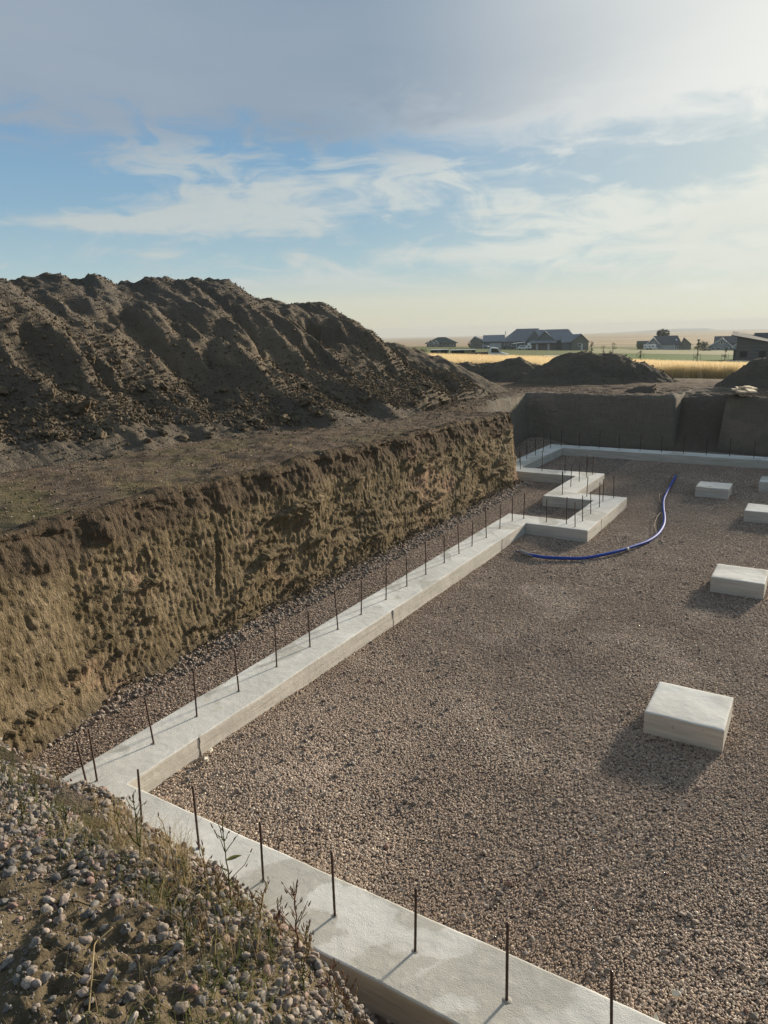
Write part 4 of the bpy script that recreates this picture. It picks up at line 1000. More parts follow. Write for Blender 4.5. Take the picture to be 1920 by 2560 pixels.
# tall weeds: where the photograph shows their tops against the pale footing
def on_bank(px, py):
    d = ray(px, py); d = d / np.linalg.norm(d)
    for t in np.arange(.8, 6, .01):
        p = CAM + d * t
        if p[2] < float(bank_z(np.array([p[0]]), np.array([p[1]]))[0]): return p
    return CAM + d * 3
specs = [(352, 2150, 2005, 9, 14, 6, 'spreading weed with dark seeds before the third bar of the near footing', M_weed),
         (438, 2180, 2062, 2, 5, 2, 'single thin leaning stalk between the third and fourth bars', M_straw),
         (578, 2270, 2070, 6, 12, 6, 'upright weed with one long bright green leaf', M_weed),
         (520, 2250, 2135, 8, 14, 2, 'short bushy straw coloured weed left of the one with the green leaf', M_straw),
         (548, 2275, 2180, 7, 14, 2, 'low weed full of brown seed heads beside the one with the green leaf', M_straw),
         (650, 2310, 2210, 7, 12, 3, 'arching weed leaning right over the near footing', M_straw),
         (745, 2375, 2230, 8, 10, 5, 'dark branching weed standing before the pale near footing', M_seed),
         (810, 2400, 2305, 8, 16, 1, 'reddish grass plume leaning right at the rim', M_seed),
         (845, 2430, 2330, 8, 14, 1, 'taller reddish grass plume next to the exposed side of the near footing', M_seed),
         (240, 2040, 1985, 5, 8, 3, 'small weed with drooping seeds near the leftmost bars', M_straw),
         (90, 1990, 1900, 5, 8, 8, 'leafy green weed among the round stones at the left edge', M_weed),
         (170, 2080, 2010, 5, 4, 12, 'low broad leafed weed in the stones left of the corner', M_weed),
         (1098, 2585, 2395, 8, 14, 1, 'tall thin weed with dark pods rising from the bottom edge over the near footing', M_seed),
         (1065, 2590, 2520, 3, 4, 0, 'short pale stalk with tiny heads at the bottom edge', M_straw),
         (885, 2500, 2365, 3, 3, 0, 'pale bare grass stalk crossing the dark side of the near footing', M_straw),
         (985, 2545, 2465, 3, 3, 0, 'thin stalk with one tiny green head before the edge of the near footing', M_straw),
         (470, 2380, 2260, 6, 4, 8, 'leafy weed in the stones midway along the rim', M_weed)]
for i, (px, py0, py1, nb, ns, nl, lab, mm) in enumerate(specs):
    p = on_bank(px, py0); dist = np.linalg.norm(p - CAM); H = max(.08, (py0 - py1) / FPX * dist * 1.12)
    ln = (.15, .15) if i in (5, 7, 8) else (-.25, .0) if i == 1 else (0, 0)
    weed(p[0], p[1], H, nb, ns, nl, 'tall weed' and lab, 50 + i, mm, ln, .055 if i == 2 else None)
look = ['thin dry weed', 'bushy dry weed full of seed heads', 'slender green stemmed weed', 'short forked dry weed', 'dark stemmed seeding weed', 'low tangled weed with small leaves']
extra = [(300, 2095, 2030, 2, 'leaning over the corner of the footing'), (400, 2165, 2090, 0, 'just left of the fourth bar of the near footing'), (462, 2195, 2140, 5, 'right of the fourth bar'), (600, 2290, 2215, 1, 'right of the weed with the long green leaf'),
         (625, 2300, 2245, 3, 'at the root of the arching weed'), (700, 2335, 2260, 4, 'left of the dark branching weed'), (770, 2395, 2320, 1, 'right of the dark branching weed'), (905, 2520, 2440, 0, 'before the dark side of the near footing'),
         (945, 2550, 2480, 3, 'low before the end of the dark footing side'), (430, 2300, 2215, 2, 'among the stones midway down the bank'), (510, 2370, 2290, 1, 'behind the large pale stone group'), (680, 2420, 2330, 5, 'in the green patch below the rim'),
         (760, 2480, 2400, 2, 'at the upper end of the lower green patch'), (840, 2540, 2455, 1, 'in the lower green patch'), (60, 2060, 1990, 5, 'in the stones near the left edge'), (150, 1975, 1905, 0, 'at the foot of the cut near the left edge')]
for i, (px, py0, py1, kk, where) in enumerate(extra):
    p = on_bank(px, py0); dist = np.linalg.norm(p - CAM); H = max(.06, (py0 - py1) / FPX * dist * 1.15)
    weed(p[0], p[1], H, [4, 8, 4, 3, 6, 7][kk], [5, 16, 5, 4, 12, 4][kk], [0, 2, 6, 0, 2, 12][kk], look[kk] + ' ' + where, 90 + i, [M_straw, M_straw, M_weed, M_straw, M_seed, M_weed][kk])
# bent straw lying over the clay
def bankline(pix, rad, name, lab, lift=.012):
    pts = []
    for px, py in pix:
        p = on_bank(px, py); pts.append((p[0], p[1], p[2] + lift))
    pts = curve_pts(pts, 5); b = MB(); b.tube(pts, rad, 5); b.obj(name, M_straw, smooth=True, label=lab, category='straw', group='long straws lying on the near bank')
bankline([(284, 2332), (262, 2352), (240, 2372), (236, 2402), (233, 2440), (229, 2490), (224, 2548)], .0022, 'straw', 'bright yellow bent straw lying across the cracked clay', .02)
bankline([(180, 2412), (230, 2408), (275, 2410), (320, 2398), (372, 2394)], .0013, 'straw', 'thin straw crossing the middle of the bent one')
bankline([(190, 2440), (215, 2455), (262, 2461), (325, 2464)], .0013, 'straw', 'thin straw curving below towards a smooth pale stone')
bankline([(240, 2390), (246, 2420), (262, 2460)], .0010, 'straw', 'short fine straw beside the bent one')
bankline([(225, 2478), (238, 2500), (246, 2545), (255, 2575)], .0015, 'straw', 'dull straw running off the bottom edge')
bankline([(360, 2480), (400, 2518), (440, 2538), (500, 2550)], .0012, 'straw', 'dark thin straw at the bottom between round stones')

# ------------------------------------------------------------------ loose boards on the far ledge
k_ = 80 / 1659
def board(c, lab, i):
    P = [at(1820 + a * k_, 955 + b_ * k_, 1) for a, b_ in c]; Q = []
    z0 = 1.56
    for p in P: d = p - CAM; Q.append(CAM + d * ((z0 + .12 + .012 * i - CAM[2]) / d[2]))
    # rebuild as a true rectangle
    A, B, C4, D4 = [np.array(q) for q in Q]; a = (A + B) / 2; c_ = (C4 + D4) / 2; ax = c_ - a; L = np.linalg.norm(ax[:2]); Wd = min(.24, max(.12, .5 * (np.linalg.norm(B - A) + np.linalg.norm(C4 - D4)) * .8))
    L = min(L, 1.6)
    mid = (a + c_) / 2; m_ = MB(); h = .019; 
    m_.box(-L / 2, L / 2, -Wd / 2, Wd / 2, -h, h); o = m_.obj('board', M_wood, None, tuple(mid), label=lab, category='board', group='loose boards dropped on the far ledge')
    o.rotation_euler = (R(3) * (-1) ** i, R(-4 + 2 * (i % 3)), math.atan2(ax[1], ax[0]))
board([(270, 240), (405, 210), (530, 540), (390, 575)], 'leftmost loose board, lying towards the pit', 0)
board([(440, 235), (570, 225), (680, 385), (535, 410)], 'short board second from the left', 1)
board([(640, 300), (720, 290), (840, 430), (700, 455)], 'narrow board third from the left, half under its neighbours', 2)
board([(690, 205), (820, 160), (1040, 370), (900, 435)], 'wide board in the middle of the loose boards', 3)
board([(850, 150), (920, 120), (1490, 455), (1400, 480)], 'longest board slanting down to the right on top of the others', 4)
board([(1060, 390), (1130, 380), (1400, 490), (1200, 555)], 'pale board at the lower right under the longest one', 5)
board([(560, 490), (560, 530), (700, 510), (700, 480)], 'small white offcut below the short board', 6)
board([(740, 525), (745, 550), (880, 520), (870, 500)], 'small white offcut below the wide board', 7)

# ------------------------------------------------------------------ golden grass beyond the heaps
srcs = []
for s_ in range(3):
    V, F = blades(0, np.stack([rng.normal(0, .16, 26), rng.normal(0, .16, 26), np.zeros(26)], -1), .85, .22, .012, 3)
    me = mesh_np('grass_tuft', V, F, [M_wheat]); srcs.append(bpy.data.objects.new('grass_tuft', me))
n = 42000; r_ = 45 + 44 * rng.random(n) ** 1.1; a_ = rng.uniform(95, 119, n); wx = CAM[0] + r_ * np.cos(np.radians(a_)); wy = CAM[1] + r_ * np.sin(np.radians(a_))
front = 44 + 3.0 * fbm(a_ * .5, 0 * a_, 1., 3) + 14 * sstep(a_, 106, 112); backr = np.interp(a_, [94, 99, 104, 108, 119], [76, 76, 80, 85, 92]) + 2 * fbm(a_ * .7, 0 * a_, 4., 2)
k = (r_ > front) & (r_ < backr); wx, wy, r_ = wx[k], wy[k], r_[k]
s = rng.uniform(.7, 1.15, len(wx))
rot = np.stack([0 * s, 0 * s, rng.uniform(0, 6.28, len(s))], -1)
scatter('golden_grass', np.stack([wx, wy, terr0(wx, wy)], -1), s, M_wheat, source=srcs, rot=rot, kind='stuff', label='tall golden dry grass standing beyond the heaps')

# ------------------------------------------------------------------ sheets of lawn, drive and field on the falling ground
def sheet(name, azr, rr, m_, lift, na=60, nr_=30, edge=.0, **props):
    A, Q = np.meshgrid(np.linspace(*azr, na), np.linspace(0, 1, nr_), indexing='ij')
    r0 = rr[0](A) if callable(rr[0]) else rr[0]; r1 = rr[1](A) if callable(rr[1]) else rr[1]
    r = r0 + (r1 - r0) * Q; x = CAM[0] + r * np.cos(np.radians(A)); y = CAM[1] + r * np.sin(np.radians(A))
    return link(name, mesh_np(name, np.stack([x, y, terr0(x, y) + lift], -1), grid_faces(na, nr_), [m_]), kind='structure')
def azpx(px): return math.degrees(math.atan2(*(lambda d: (d[1], d[0]))(ray(px, 870))))
sheet('lawn', (azpx(2000), azpx(1480)), (lambda A: 75 + 1.5 * np.sin(A), 200.0), M_lawn, .06)
sheet('pasture', (azpx(1480), azpx(1010)), (lambda A: 88 + 0 * A, 238.0), mat('pasture_green', lambda t: {'Base Color': t.mix(t.noise(t.scale(t.P(), (.05, .2, .1)), 1, 5), (.085, .11, .04), (.16, .165, .075))}), .06)
sheet('gravel_drive', (azpx(1990), azpx(1812)), (lambda A: 138 + 0 * A, 147.0), M_path, .12, 20, 4)
sheet('footpath', (azpx(1760), azpx(1540)), (lambda A: 133 - 3.2 * (A - 98), lambda A: 136 - 3.2 * (A - 98)), M_path, .12, 30, 3)
sheet('footpath', (azpx(1490), azpx(1360)), (lambda A: 158 + 0 * A, lambda A: 168 + 0 * A), M_path, .12, 30, 3)
sheet('field', (azpx(2100), azpx(1480)), (200.0, lambda A: 300 + 0 * A), M_field, .10)

# far ridge
hx_ = np.linspace(azpx(2300), azpx(1380), 120); prof = np.interp(hx_, [azpx(2300), azpx(1790), azpx(1765), azpx(1700), azpx(1640), azpx(1590), azpx(1480), azpx(1380)], [-.0113, -.0098, -.0073, -.0070, -.0078, -.0092, -.0108, -.0118])
V = []
for a, p in zip(hx_, prof):
    for q, zf in ((0, -75), (.35, None), (.7, None), (1, None), (1.5, -75)):
        r = 4700 + 500 * q; z = zf if zf is not None else 3.4 + r * p - (1 - q) * 25; V.append((CAM[0] + r * math.cos(R(a)), CAM[1] + r * math.sin(R(a)), z))
link('far_hill', mesh_np('far_hill', V, grid_faces(120, 5), [M_hill]), kind='structure')

# ------------------------------------------------------------------ houses
def hmat(n, c, **k): return flat(n, c, **k)
M_gwall = hmat('slate_siding', (.13, .155, .18), sc=1.5); M_groof = mat('metal_roof', lambda t: {'Base Color': (.20, .22, .25), 'Roughness': .7,
              'Normal': t.bump(t.new('ShaderNodeTexWave', {'Vector': t.O(), 'Scale': 2.0}, bands_direction='X').outputs[1], .3, .05)})
M_green = hmat('green_roof', (.035, .06, .06), sc=2); M_tan = hmat('tan_siding', (.17, .17, .15), sc=2); M_white = hmat('white_trim', (.72, .73, .72), sc=2, rough=.5)
M_glass = mat('window_glass', lambda t: {'Base Color': (.03, .04, .05), 'Roughness': .12, 'Specular IOR Level': .8}); M_door = hmat('pale_door', (.42, .44, .46), sc=2)
M_dark = hmat('dark_opening', (.025, .027, .03), sc=2); M_brown = hmat('brown_siding', (.115, .11, .105), sc=1); M_shing = hmat('grey_shingles', (.075, .085, .095), sc=3); M_blue = hmat('pale_blue_siding', (.24, .28, .31), sc=2)
def house(px, py, D, lab, rz=0, name='house'):
    p = at(px, py, D); z = float(terr0(p[0], p[1])); a = math.atan2(CAM[1] - p[1], CAM[0] - p[0])
    return empty(name, (p[0], p[1], z), a + math.pi / 2 + R(rz), label=lab, category='house'), D / FPX
def sol_wall(par, pts, y0, y1, m_, name='wall'):       # outline (x,z) in the facade plane, thick in y
    b = MB(); n = len(pts); b.poly([(x, y0, z) for x, z in pts]); b.poly([(x, y1, z) for x, z in pts][::-1])
    for i in range(n): (xa, za), (xb_, zb) = pts[i], pts[(i + 1) % n]; b.poly([(xb_, y0, zb), (xa, y0, za), (xa, y1, za), (xb_, y1, zb)])
    return b.obj(name, m_, par)
def slab(par, q, th, m_, name='roof'):                 # q: 4 corners, thickened downwards
    q = [Vector(a) for a in q]; b = MB(); lo = [a - Vector((0, 0, th)) for a in q]; b.poly(q); b.poly(lo[::-1])
    for i in range(len(q)): j = (i + 1) % len(q); b.poly([q[j], q[i], lo[i], lo[j]])
    return b.obj(name, m_, par)
def ribs(par, a0, a1, b0, b1, n, m_):                  # standing seams between ridge a and eave b
    b = MB()
    for i in range(n + 1):
        f = i / n; p = Vector(a0).lerp(Vector(a1), f); q = Vector(b0).lerp(Vector(b1), f); e = (Vector(a1) - Vector(a0)).normalized() * .04; u = Vector((0, 0, .07))
        b.hexa([p - e, p + e, q + e, q - e, p - e + u, p + e + u, q + e + u, q - e + u])
    o = b.obj('roof_seams', m_, par); o['kind'] = 'stuff'; return o
def win(par, x, z, w_, h, y, m_=None, fr=None, name='window'):
    b = MB(); t = .10; b.box(x - t, x + w_ + t, y - .06, y, z - t, z); b.box(x - t, x + w_ + t, y - .06, y, z + h, z + h + t); b.box(x - t, x, y - .06, y, z, z + h); b.box(x + w_, x + w_ + t, y - .06, y, z, z + h)
    f = b.obj('window_frame' if name == 'window' else name + '_frame', fr or M_white, par); g = MB(); g.box(x, x + w_, y - .03, y - .004, z, z + h); return g.obj('pane' if name == 'window' else name, m_ or M_glass, f)
def gable_front(par, x0, x1, zw, za, y0, y1, mw, mr, ov=.5, trim=None, xa=None):
    """gable end facing the viewer, ridge running back"""
    xa = (x0 + x1) / 2 if xa is None else xa; sol_wall(par, [(x0, -.5), (x1, -.5), (x1, zw), (xa, za), (x0, zw)], y0, y1, mw)
    sl = (za - zw) / (xa - x0); sr = (za - zw) / (x1 - xa)
    for s_, xe, sp in ((-1, x0, sl), (1, x1, sr)):
        A = (xa, y0 - ov, za + .18); B = (xa, y1 + ov, za + .18); C2 = (xe + s_ * ov, y1 + ov, zw - ov * sp + .18); D2 = (xe + s_ * ov, y0 - ov, zw - ov * sp + .18)
        r = slab(par, [A, B, C2, D2] if s_ > 0 else [B, A, D2, C2], .15, mr)
        if trim: slab(par, [(xa, y0 - ov - .08, za + .22), (xa, y0 - ov - .003, za + .22), (xe + s_ * ov, y0 - ov - .003, zw - ov * sp + .22), (xe + s_ * ov, y0 - ov - .08, zw - ov * sp + .22)], .32, trim, 'fascia')
def gable_side(par, x0, x1, zw, za, y0, y1, mw, mr, ov=.5, lo=0., ro=0.):
    """ridge running left-right; lo/ro pull the ridge ends in for a hip"""
    ym = (y0 + y1) / 2; b = MB(); b.box(x0, x1, y0, y1, -.5, zw)
    if lo == 0: b.poly([(x0, y1, zw), (x0, y0, zw), (x0, ym, za)])
    if ro == 0: b.poly([(x1, y0, zw), (x1, y1, zw), (x1, ym, za)])
    b.obj('wall', mw, par); s_ = (za - zw) / (ym - y0); e = zw - ov * s_ + .15; L, Q = x0 - ov, x1 + ov
    rl, rr_ = (x0 + lo if lo else L), (x1 - ro if ro else Q)
    slab(par, [(L, y0 - ov, e), (Q, y0 - ov, e), (rr_, ym, za + .15), (rl, ym, za + .15)], .15, mr); slab(par, [(Q, y1 + ov, e), (L, y1 + ov, e), (rl, ym, za + .15), (rr_, ym, za + .15)], .15, mr)
    if lo: slab(par, [(L, y1 + ov, e), (L, y0 - ov, e), (rl, ym, za + .15)], .15, mr)
    if ro: slab(par, [(Q, y0 - ov, e), (Q, y1 + ov, e), (rr_, ym, za + .15)], .15, mr)

# green hipped house
h, k = house(1104, 866, 330, 'low dark green hip roofed house at the far left of the row of houses')
gable_side(h, -6.6, 6.4, 1.9, 4.1, 0, 12, M_tan, M_green, .9, 5.0, 4.6)
gable_front(h, -6.2, -3.4, 1.7, 3.2, -1.2, 2, M_tan, M_green, .3, M_white); gable_front(h, -3.6, -1.2, 1.5, 2.9, -2.0, 2, M_tan, M_green, .3, M_white)
for x in (-5.4, -2.8, .6, 2.4, 4.4): win(h, x, .6, .9, .9, {-5.4: -1.2, -2.8: -2.0}.get(x, 0))
# long house: small gable, wing, great gable
h, k = house(1262, 872.5, 280, 'long dark grey house with pale garage doors, directly behind the white truck')
X_ = lambda px: (px - 1262) * k
gable_front(h, X_(1179), X_(1212), 3.0, 4.7, 1, 11, M_tan, M_groof, .5, M_white, xa=X_(1190)); gable_side(h, X_(1213), X_(1258), 2.9, 4.9, 0, 10, M_gwall, M_groof, .6)
gable_side(h, X_(1258), X_(1338), 2.9, 6.9, -.5, 15, M_gwall, M_groof, .8, 5.0, 0); ribs(h, (X_(1290), 7.25, 7.06), (X_(1335), 7.25, 7.06), (X_(1265), -1.3, 2.7), (X_(1338), -1.3, 2.7), 22, M_groof)
gable_front(h, X_(1315), X_(1346), 3.2, 6.2, -2.5, 6, M_gwall, M_groof, .6)
for x in (1209, 1227, 1238): win(h, X_(x), 0, 1.25 if x == 1209 else 1.35, 1.9, {1209: .996}.get(x, -.004), M_door, name='garage_door')
win(h, X_(1249), .3, .5, 1.7, -.004, M_door, name='door')
for x in (1262, 1272): win(h, X_(x), 1.1, .8, .9, -.504)
b = MB(); b.tube([(X_(1263.5), 3, 5), (X_(1263.5), 3, 6.3)], .12, 6); b.obj('flue', M_groof, h)
# canopy, parked things
h, k = house(1298, 874, 262, 'small white flat canopy on posts in front of the long grey house', name='canopy'); h['category'] = 'canopy'
b = MB(); b.hexa([(-2.3, -1.6, 1.95), (2.1, -1.6, 2.35), (2.1, 1.6, 2.35), (-2.3, 1.6, 1.95), (-2.3, -1.6, 2.13), (2.1, -1.6, 2.53), (2.1, 1.6, 2.53), (-2.3, 1.6, 2.13)]); b.obj('canopy_top', M_white, h)
for x in (-1.0, 1.9):
    for y in (-1.4, 1.4): b = MB(); b.box(x - .06, x + .06, y - .06, y + .06, -.3, 2.1 + .04 * x); b.obj('post', M_white, h)
def car(px, py, D, lab, body, rz=0, L=4.4, name='parked_car'):
    h, k = house(px, py, D, lab, rz, name); h['category'] = 'car'; b = MB(); w_ = .88
    prof = [(-L / 2, .35), (L / 2, .35), (L / 2, .75), (L / 2 - .1, .92), (L * .22, 1.0), (L * .08, 1.45), (-L * .28, 1.48), (-L * .42, 1.02), (-L / 2, .95)]
    b.poly([(x, -w_, z) for x, z in prof]); b.poly([(x, w_, z) for x, z in prof][::-1])
    for i in range(len(prof)): (xa, za), (xb_, zb) = prof[i], prof[(i + 1) % len(prof)]; b.poly([(xb_, -w_, zb), (xa, -w_, za), (xa, w_, za), (xb_, w_, zb)])
    b.obj('body', body, h); g = MB(); g.box(-L * .3, L * .1, -w_ - .01, -w_ + .02, 1.02, 1.36); g.obj('side_window', M_glass, h)
    for x in (-L * .3, L * .31):
        for y in (-w_, w_ - .2): g = MB(); g.tube([(x, y, .32), (x, y + .2, .32)], [.32, .32], 14); g.obj('wheel', M_dark, h)
    return h
M_carw = flat('white_paint', (.75, .76, .75), .3, sc=1, spec=.5); M_carb = flat('navy_paint', (.03, .045, .09), .3, sc=1, spec=.5)
car(1271, 874, 262, 'dark blue car parked left of the white canopy', M_carb)
car(1309, 875, 252, 'low white car parked under the right end of the white canopy', M_carw, 0, 4.0)
h, k = house(1322, 873.5, 250, 'white camper trailer parked by the porch of the barn roofed house', name='camper_trailer'); h['category'] = 'trailer'
b = MB(); b.box(-1.1, .9, -.7, .7, .45, 1.5); b.box(-.5, .6, -.65, .65, 1.5, 2.2); b.obj('body', M_white, h); g = MB(); g.tube([(-.1, -.75, .3), (-.1, -.55, .3)], [.3, .3], 12); g.obj('wheel', M_dark, h); win(h, -.3, 1.0, .6, .35, -.7)
# barn roofed house
h, k = house(1392, 876, 258, 'dark grey house with a front porch and a lower gabled wing on its right')
X_ = lambda px: (px - 1392) * k
gable_side(h, X_(1352), X_(1436), 3.4, 6.6, 1.5, 14, M_gwall, M_groof, .7, 0, 2.8); ribs(h, (X_(1366), 7.75, 6.76), (X_(1418), 7.75, 6.76), (X_(1352), .8, 3.1), (X_(1436), .8, 3.1), 22, M_groof)
gable_front(h, X_(1339), X_(1388), 3.0, 6.2, -.5, 9, M_gwall, M_groof, .6, None, X_(1363.5))
slab(h, [(X_(1323), -3.2, 2.55), (X_(1392), -3.2, 2.55), (X_(1384), -.5, 3.3), (X_(1338), -.5, 3.3)], .15, M_groof, 'porch_roof')
sol_wall(h, [(X_(1326), -.5), (X_(1390), -.5), (X_(1390), 2.5), (X_(1326), 2.5)], -2.2, -.55, M_brown)
gable_side(h, X_(1405), X_(1444), 2.7, 4.9, -1.5, 5, M_gwall, M_groof, .5); gable_front(h, X_(1425), X_(1463), 2.7, 5.0, -3.5, 6, M_tan, M_groof, .5, None, X_(1446))
for x in (1345, 1371): win(h, X_(x), .3, .45, 1.7, -2.204, M_door, name='door')
win(h, X_(1440.5), 1.3, .8, .7, -3.504); win(h, X_(1447), 0, .4, 1.8, -3.504, M_door, name='door')
# white garage house with conifers
h, k = house(1668, 868.5, 300, 'dark roofed house with white garage doors and a gabled front before tall trees')
X_ = lambda px: (px - 1668) * k
gable_side(h, X_(1640), X_(1696), 2.2, 5.0, 1, 12, M_blue, M_shing, .5, 0, 1.2); gable_front(h, X_(1623), X_(1651), 2.2, 4.6, -1, 6, M_blue, M_shing, .5, M_white, X_(1638))
gable_side(h, X_(1603), X_(1625), 1.8, 3.2, 2, 9, M_tan, M_shing, .4); gable_front(h, X_(1697), X_(1718), 2.0, 4.2, 0, 9, M_tan, M_shing, .6, None, X_(1703))
for x0_, x1_ in ((1653, 1666), (1668.5, 1684)): win(h, X_(x0_), 0, (x1_ - x0_) * k, 1.7, .996, M_door, name='garage_door')
win(h, X_(1689), .3, .55, .7, .996); win(h, X_(1692.5), .3, .55, .7, .996); win(h, X_(1637), 2.3, .35, .9, -1.004)
g = MB(); g.hexa([(X_(1684.5), 3.7, 3.75), (X_(1687.5), 3.7, 3.75), (X_(1688.5), 3.0, 3.3), (X_(1686), 3.0, 3.3), (X_(1684.5), 3.7, 3.85), (X_(1687.5), 3.7, 3.85), (X_(1688.5), 3.0, 3.4), (X_(1686), 3.0, 3.4)]); g.obj('skylight', M_white, h)
h, k = house(1624, 868.8, 285, 'white travel trailer parked at the left of the house with garage doors', name='travel_trailer'); h['category'] = 'trailer'
b = MB(); b.box(-2.1, 2.1, -1, 1, .5, 1.9); b.box(2.1, 2.7, -.5, .5, .5, .7); b.obj('body', M_white, h)
for x in (-1.7, -.3, .9): win(h, x, 1.15, .45, .4, -1.0)
for x in (-.6, .3): g = MB(); g.tube([(x, -1.05, .35), (x, -.8, .35)], [.34, .34], 12); g.obj('wheel', M_dark, h)
# two gabled house
h, k = house(1812, 864.5, 310, 'house with two white trimmed gables left of the dark modern building')
X_ = lambda px: (px - 1812) * k
gable_side(h, X_(1792), X_(1868), 2.6, 4.9, 3, 13, M_blue, M_shing, .5); gable_front(h, X_(1779), X_(1828), 1.2, 4.4, -.5, 8, M_blue, M_shing, .5, M_white, X_(1806)); gable_front(h, X_(1828.5), X_(1872), 1.2, 4.4, -.3, 8, M_blue, M_shing, .5, M_white, X_(1850))
win(h, X_(1803.5), 2.4, .6, .9, -.504); win(h, X_(1800), 2.4, .35, .6, -.504); win(h, X_(1810), 2.4, .35, .6, -.504)
for x in (1786, 1797, 1814, 1822): win(h, X_(x), .2, .9, .8, -.504)
# dark modern building
h, k = house(1885, 887, 150, 'dark brown modern building with a mono pitch roof at the right frame edge')
X_ = lambda px: (px - 1885) * k
b = MB(); xl, xr = X_(1849), X_(2010); b.hexa([(xl, 0, -.5), (xr, 0, -.5), (xr, 9, -.5), (xl, 9, -.5), (xl, 0, 4.55), (xr, 0, 1.6), (xr, 9, 2.2), (xl, 9, 5.1)]); b.obj('wall', M_brown, h)
slab(h, [(xl - 1.0, -.5, 4.75), (xr, -.5, 1.75), (xr, 9.6, 2.45), (xl - 1.0, 9.6, 5.3)], .16, hmat('dark_membrane', (.04, .045, .05))); gable_side(h, X_(1885), X_(2015), 2.5, 4.75, 5, 12, M_brown, M_shing, .3)
for i in range(5):
    b = MB(); b.box(xl + .002, X_(1990), -.03, .0, .25 + i * .62, .29 + i * .62); b.obj('siding_course', M_groof, h)
for i in range(2): win(h, X_(1857) + i * 3.1, .7, 1.2, 1.1, -.004, M_dark, M_brown)
b = MB(); b.box(xl - .45, xl - .02, 1, 4, -.4, 2.1); b.obj('side_porch', M_brown, h)
# cab of the white truck
h, k = house(1243, 892.5, 125, 'white pickup truck with a flat bed parked behind the golden grass', 0, 'pickup_truck'); h['category'] = 'truck'
b = MB(); w_ = .95; prof = [(-1.35, .5), (1.95, .5), (2.0, .95), (1.9, 1.12), (.72, 1.42), (.1, 2.12), (-.3, 2.25), (-1.05, 2.28), (-1.3, 2.1), (-1.35, 1.3)]
prof = [(x, z - .2) for x, z in prof]
b.poly([(x, -w_, z) for x, z in prof]); b.poly([(x, w_, z) for x, z in prof][::-1])
for i in range(len(prof)): (xa, za), (xb_, zb) = prof[i], prof[(i + 1) % len(prof)]; b.poly([(xb_, -w_, zb), (xa, -w_, za), (xa, w_, za), (xb_, w_, zb)])
b.obj('cab', M_carw, h)
g = MB(); g.hexa([(-1.0, -w_ - .02, 1.25), (.45, -w_ - .02, 1.2), (.45, -w_ + .02, 1.2), (-1.0, -w_ + .02, 1.25), (-.98, -w_ - .02, 1.9), (.02, -w_ - .02, 1.85), (.02, -w_ + .02, 1.85), (-.98, -w_ + .02, 1.9)]); g.obj('side_window', M_glass, h)
g = MB(); g.hexa([(.70, -.8, 1.24), (.70, .8, 1.24), (.76, .8, 1.24), (.76, -.8, 1.24), (.13, -.8, 1.9), (.13, .8, 1.9), (.19, .8, 1.92), (.19, -.8, 1.92)]); g.obj('windscreen', M_glass, h)
b = MB(); b.box(-4.6, -1.4, -1, 1, .55, .75); b.obj('flat_bed', M_dark, h)
b = MB(); b.box(-4.5, -1.6, -.9, .9, .75, 1.3); b.obj('tool_box', M_dark, h)
b = MB(); b.tube([(-1.55, -.85, .7), (-1.55, -.85, 2.35), (-1.2, -.85, 2.2)], .05, 6); b.tube([(-1.55, .85, .7), (-1.55, .85, 2.35), (-1.2, .85, 2.2)], .05, 6); b.tube([(-1.55, -.85, 2.3), (-1.55, .85, 2.3)], .05, 6); b.tube([(-1.55, -.85, 1.5), (-1.55, .85, 1.5)], .04, 6); b.tube([(-2.1, -.85, 2.45), (-1.4, -.85, 2.2)], .05, 6); b.obj('headache_rack', M_white, h, smooth=True)
b = MB(); b.box(1.80, 1.99, -.9, -.6, .72, .9); b.obj('headlight', M_glass, h)
for x in (-3.4, 1.15):
    for y in (-1.0, .75): g = MB(); g.tube([(x, y, .2), (x, y + .25, .2)], [.38, .38], 16); g.obj('wheel', M_dark, h)
# long low sheds
def shed(px0, px1, py, D, lab, segs):
    h, k = house((px0 + px1) / 2, py, D, lab, 0, 'open_shed'); h['category'] = 'shed'; hw = (px1 - px0) / 2 * k
    b = MB(); b.box(-hw, hw, -.9, .9, 1.42, 1.52); b.obj('roof', M_white, h); b = MB(); b.box(-hw, hw, .5, .6, -.3, 1.42); b.obj('back_wall', M_dark, h)
    for f, w2, m_ in segs: b = MB(); b.box(-hw + f * 2 * hw, -hw + f * 2 * hw + w2, -.8, -.6, -.3, 1.42); b.obj('panel', m_, h)
shed(1077, 1121, 886, 150, 'long low open shed with thin white roof edge, farther from the white truck', [(.0, .15, M_dark), (.37, .7, M_tan), (.92, .3, M_tan)])
shed(1127, 1188, 885.5, 150, 'long low open shed with thin white roof edge, next to the white truck', [(.0, .3, M_tan), (.55, 1.6, M_field), (.95, .2, M_tan)])

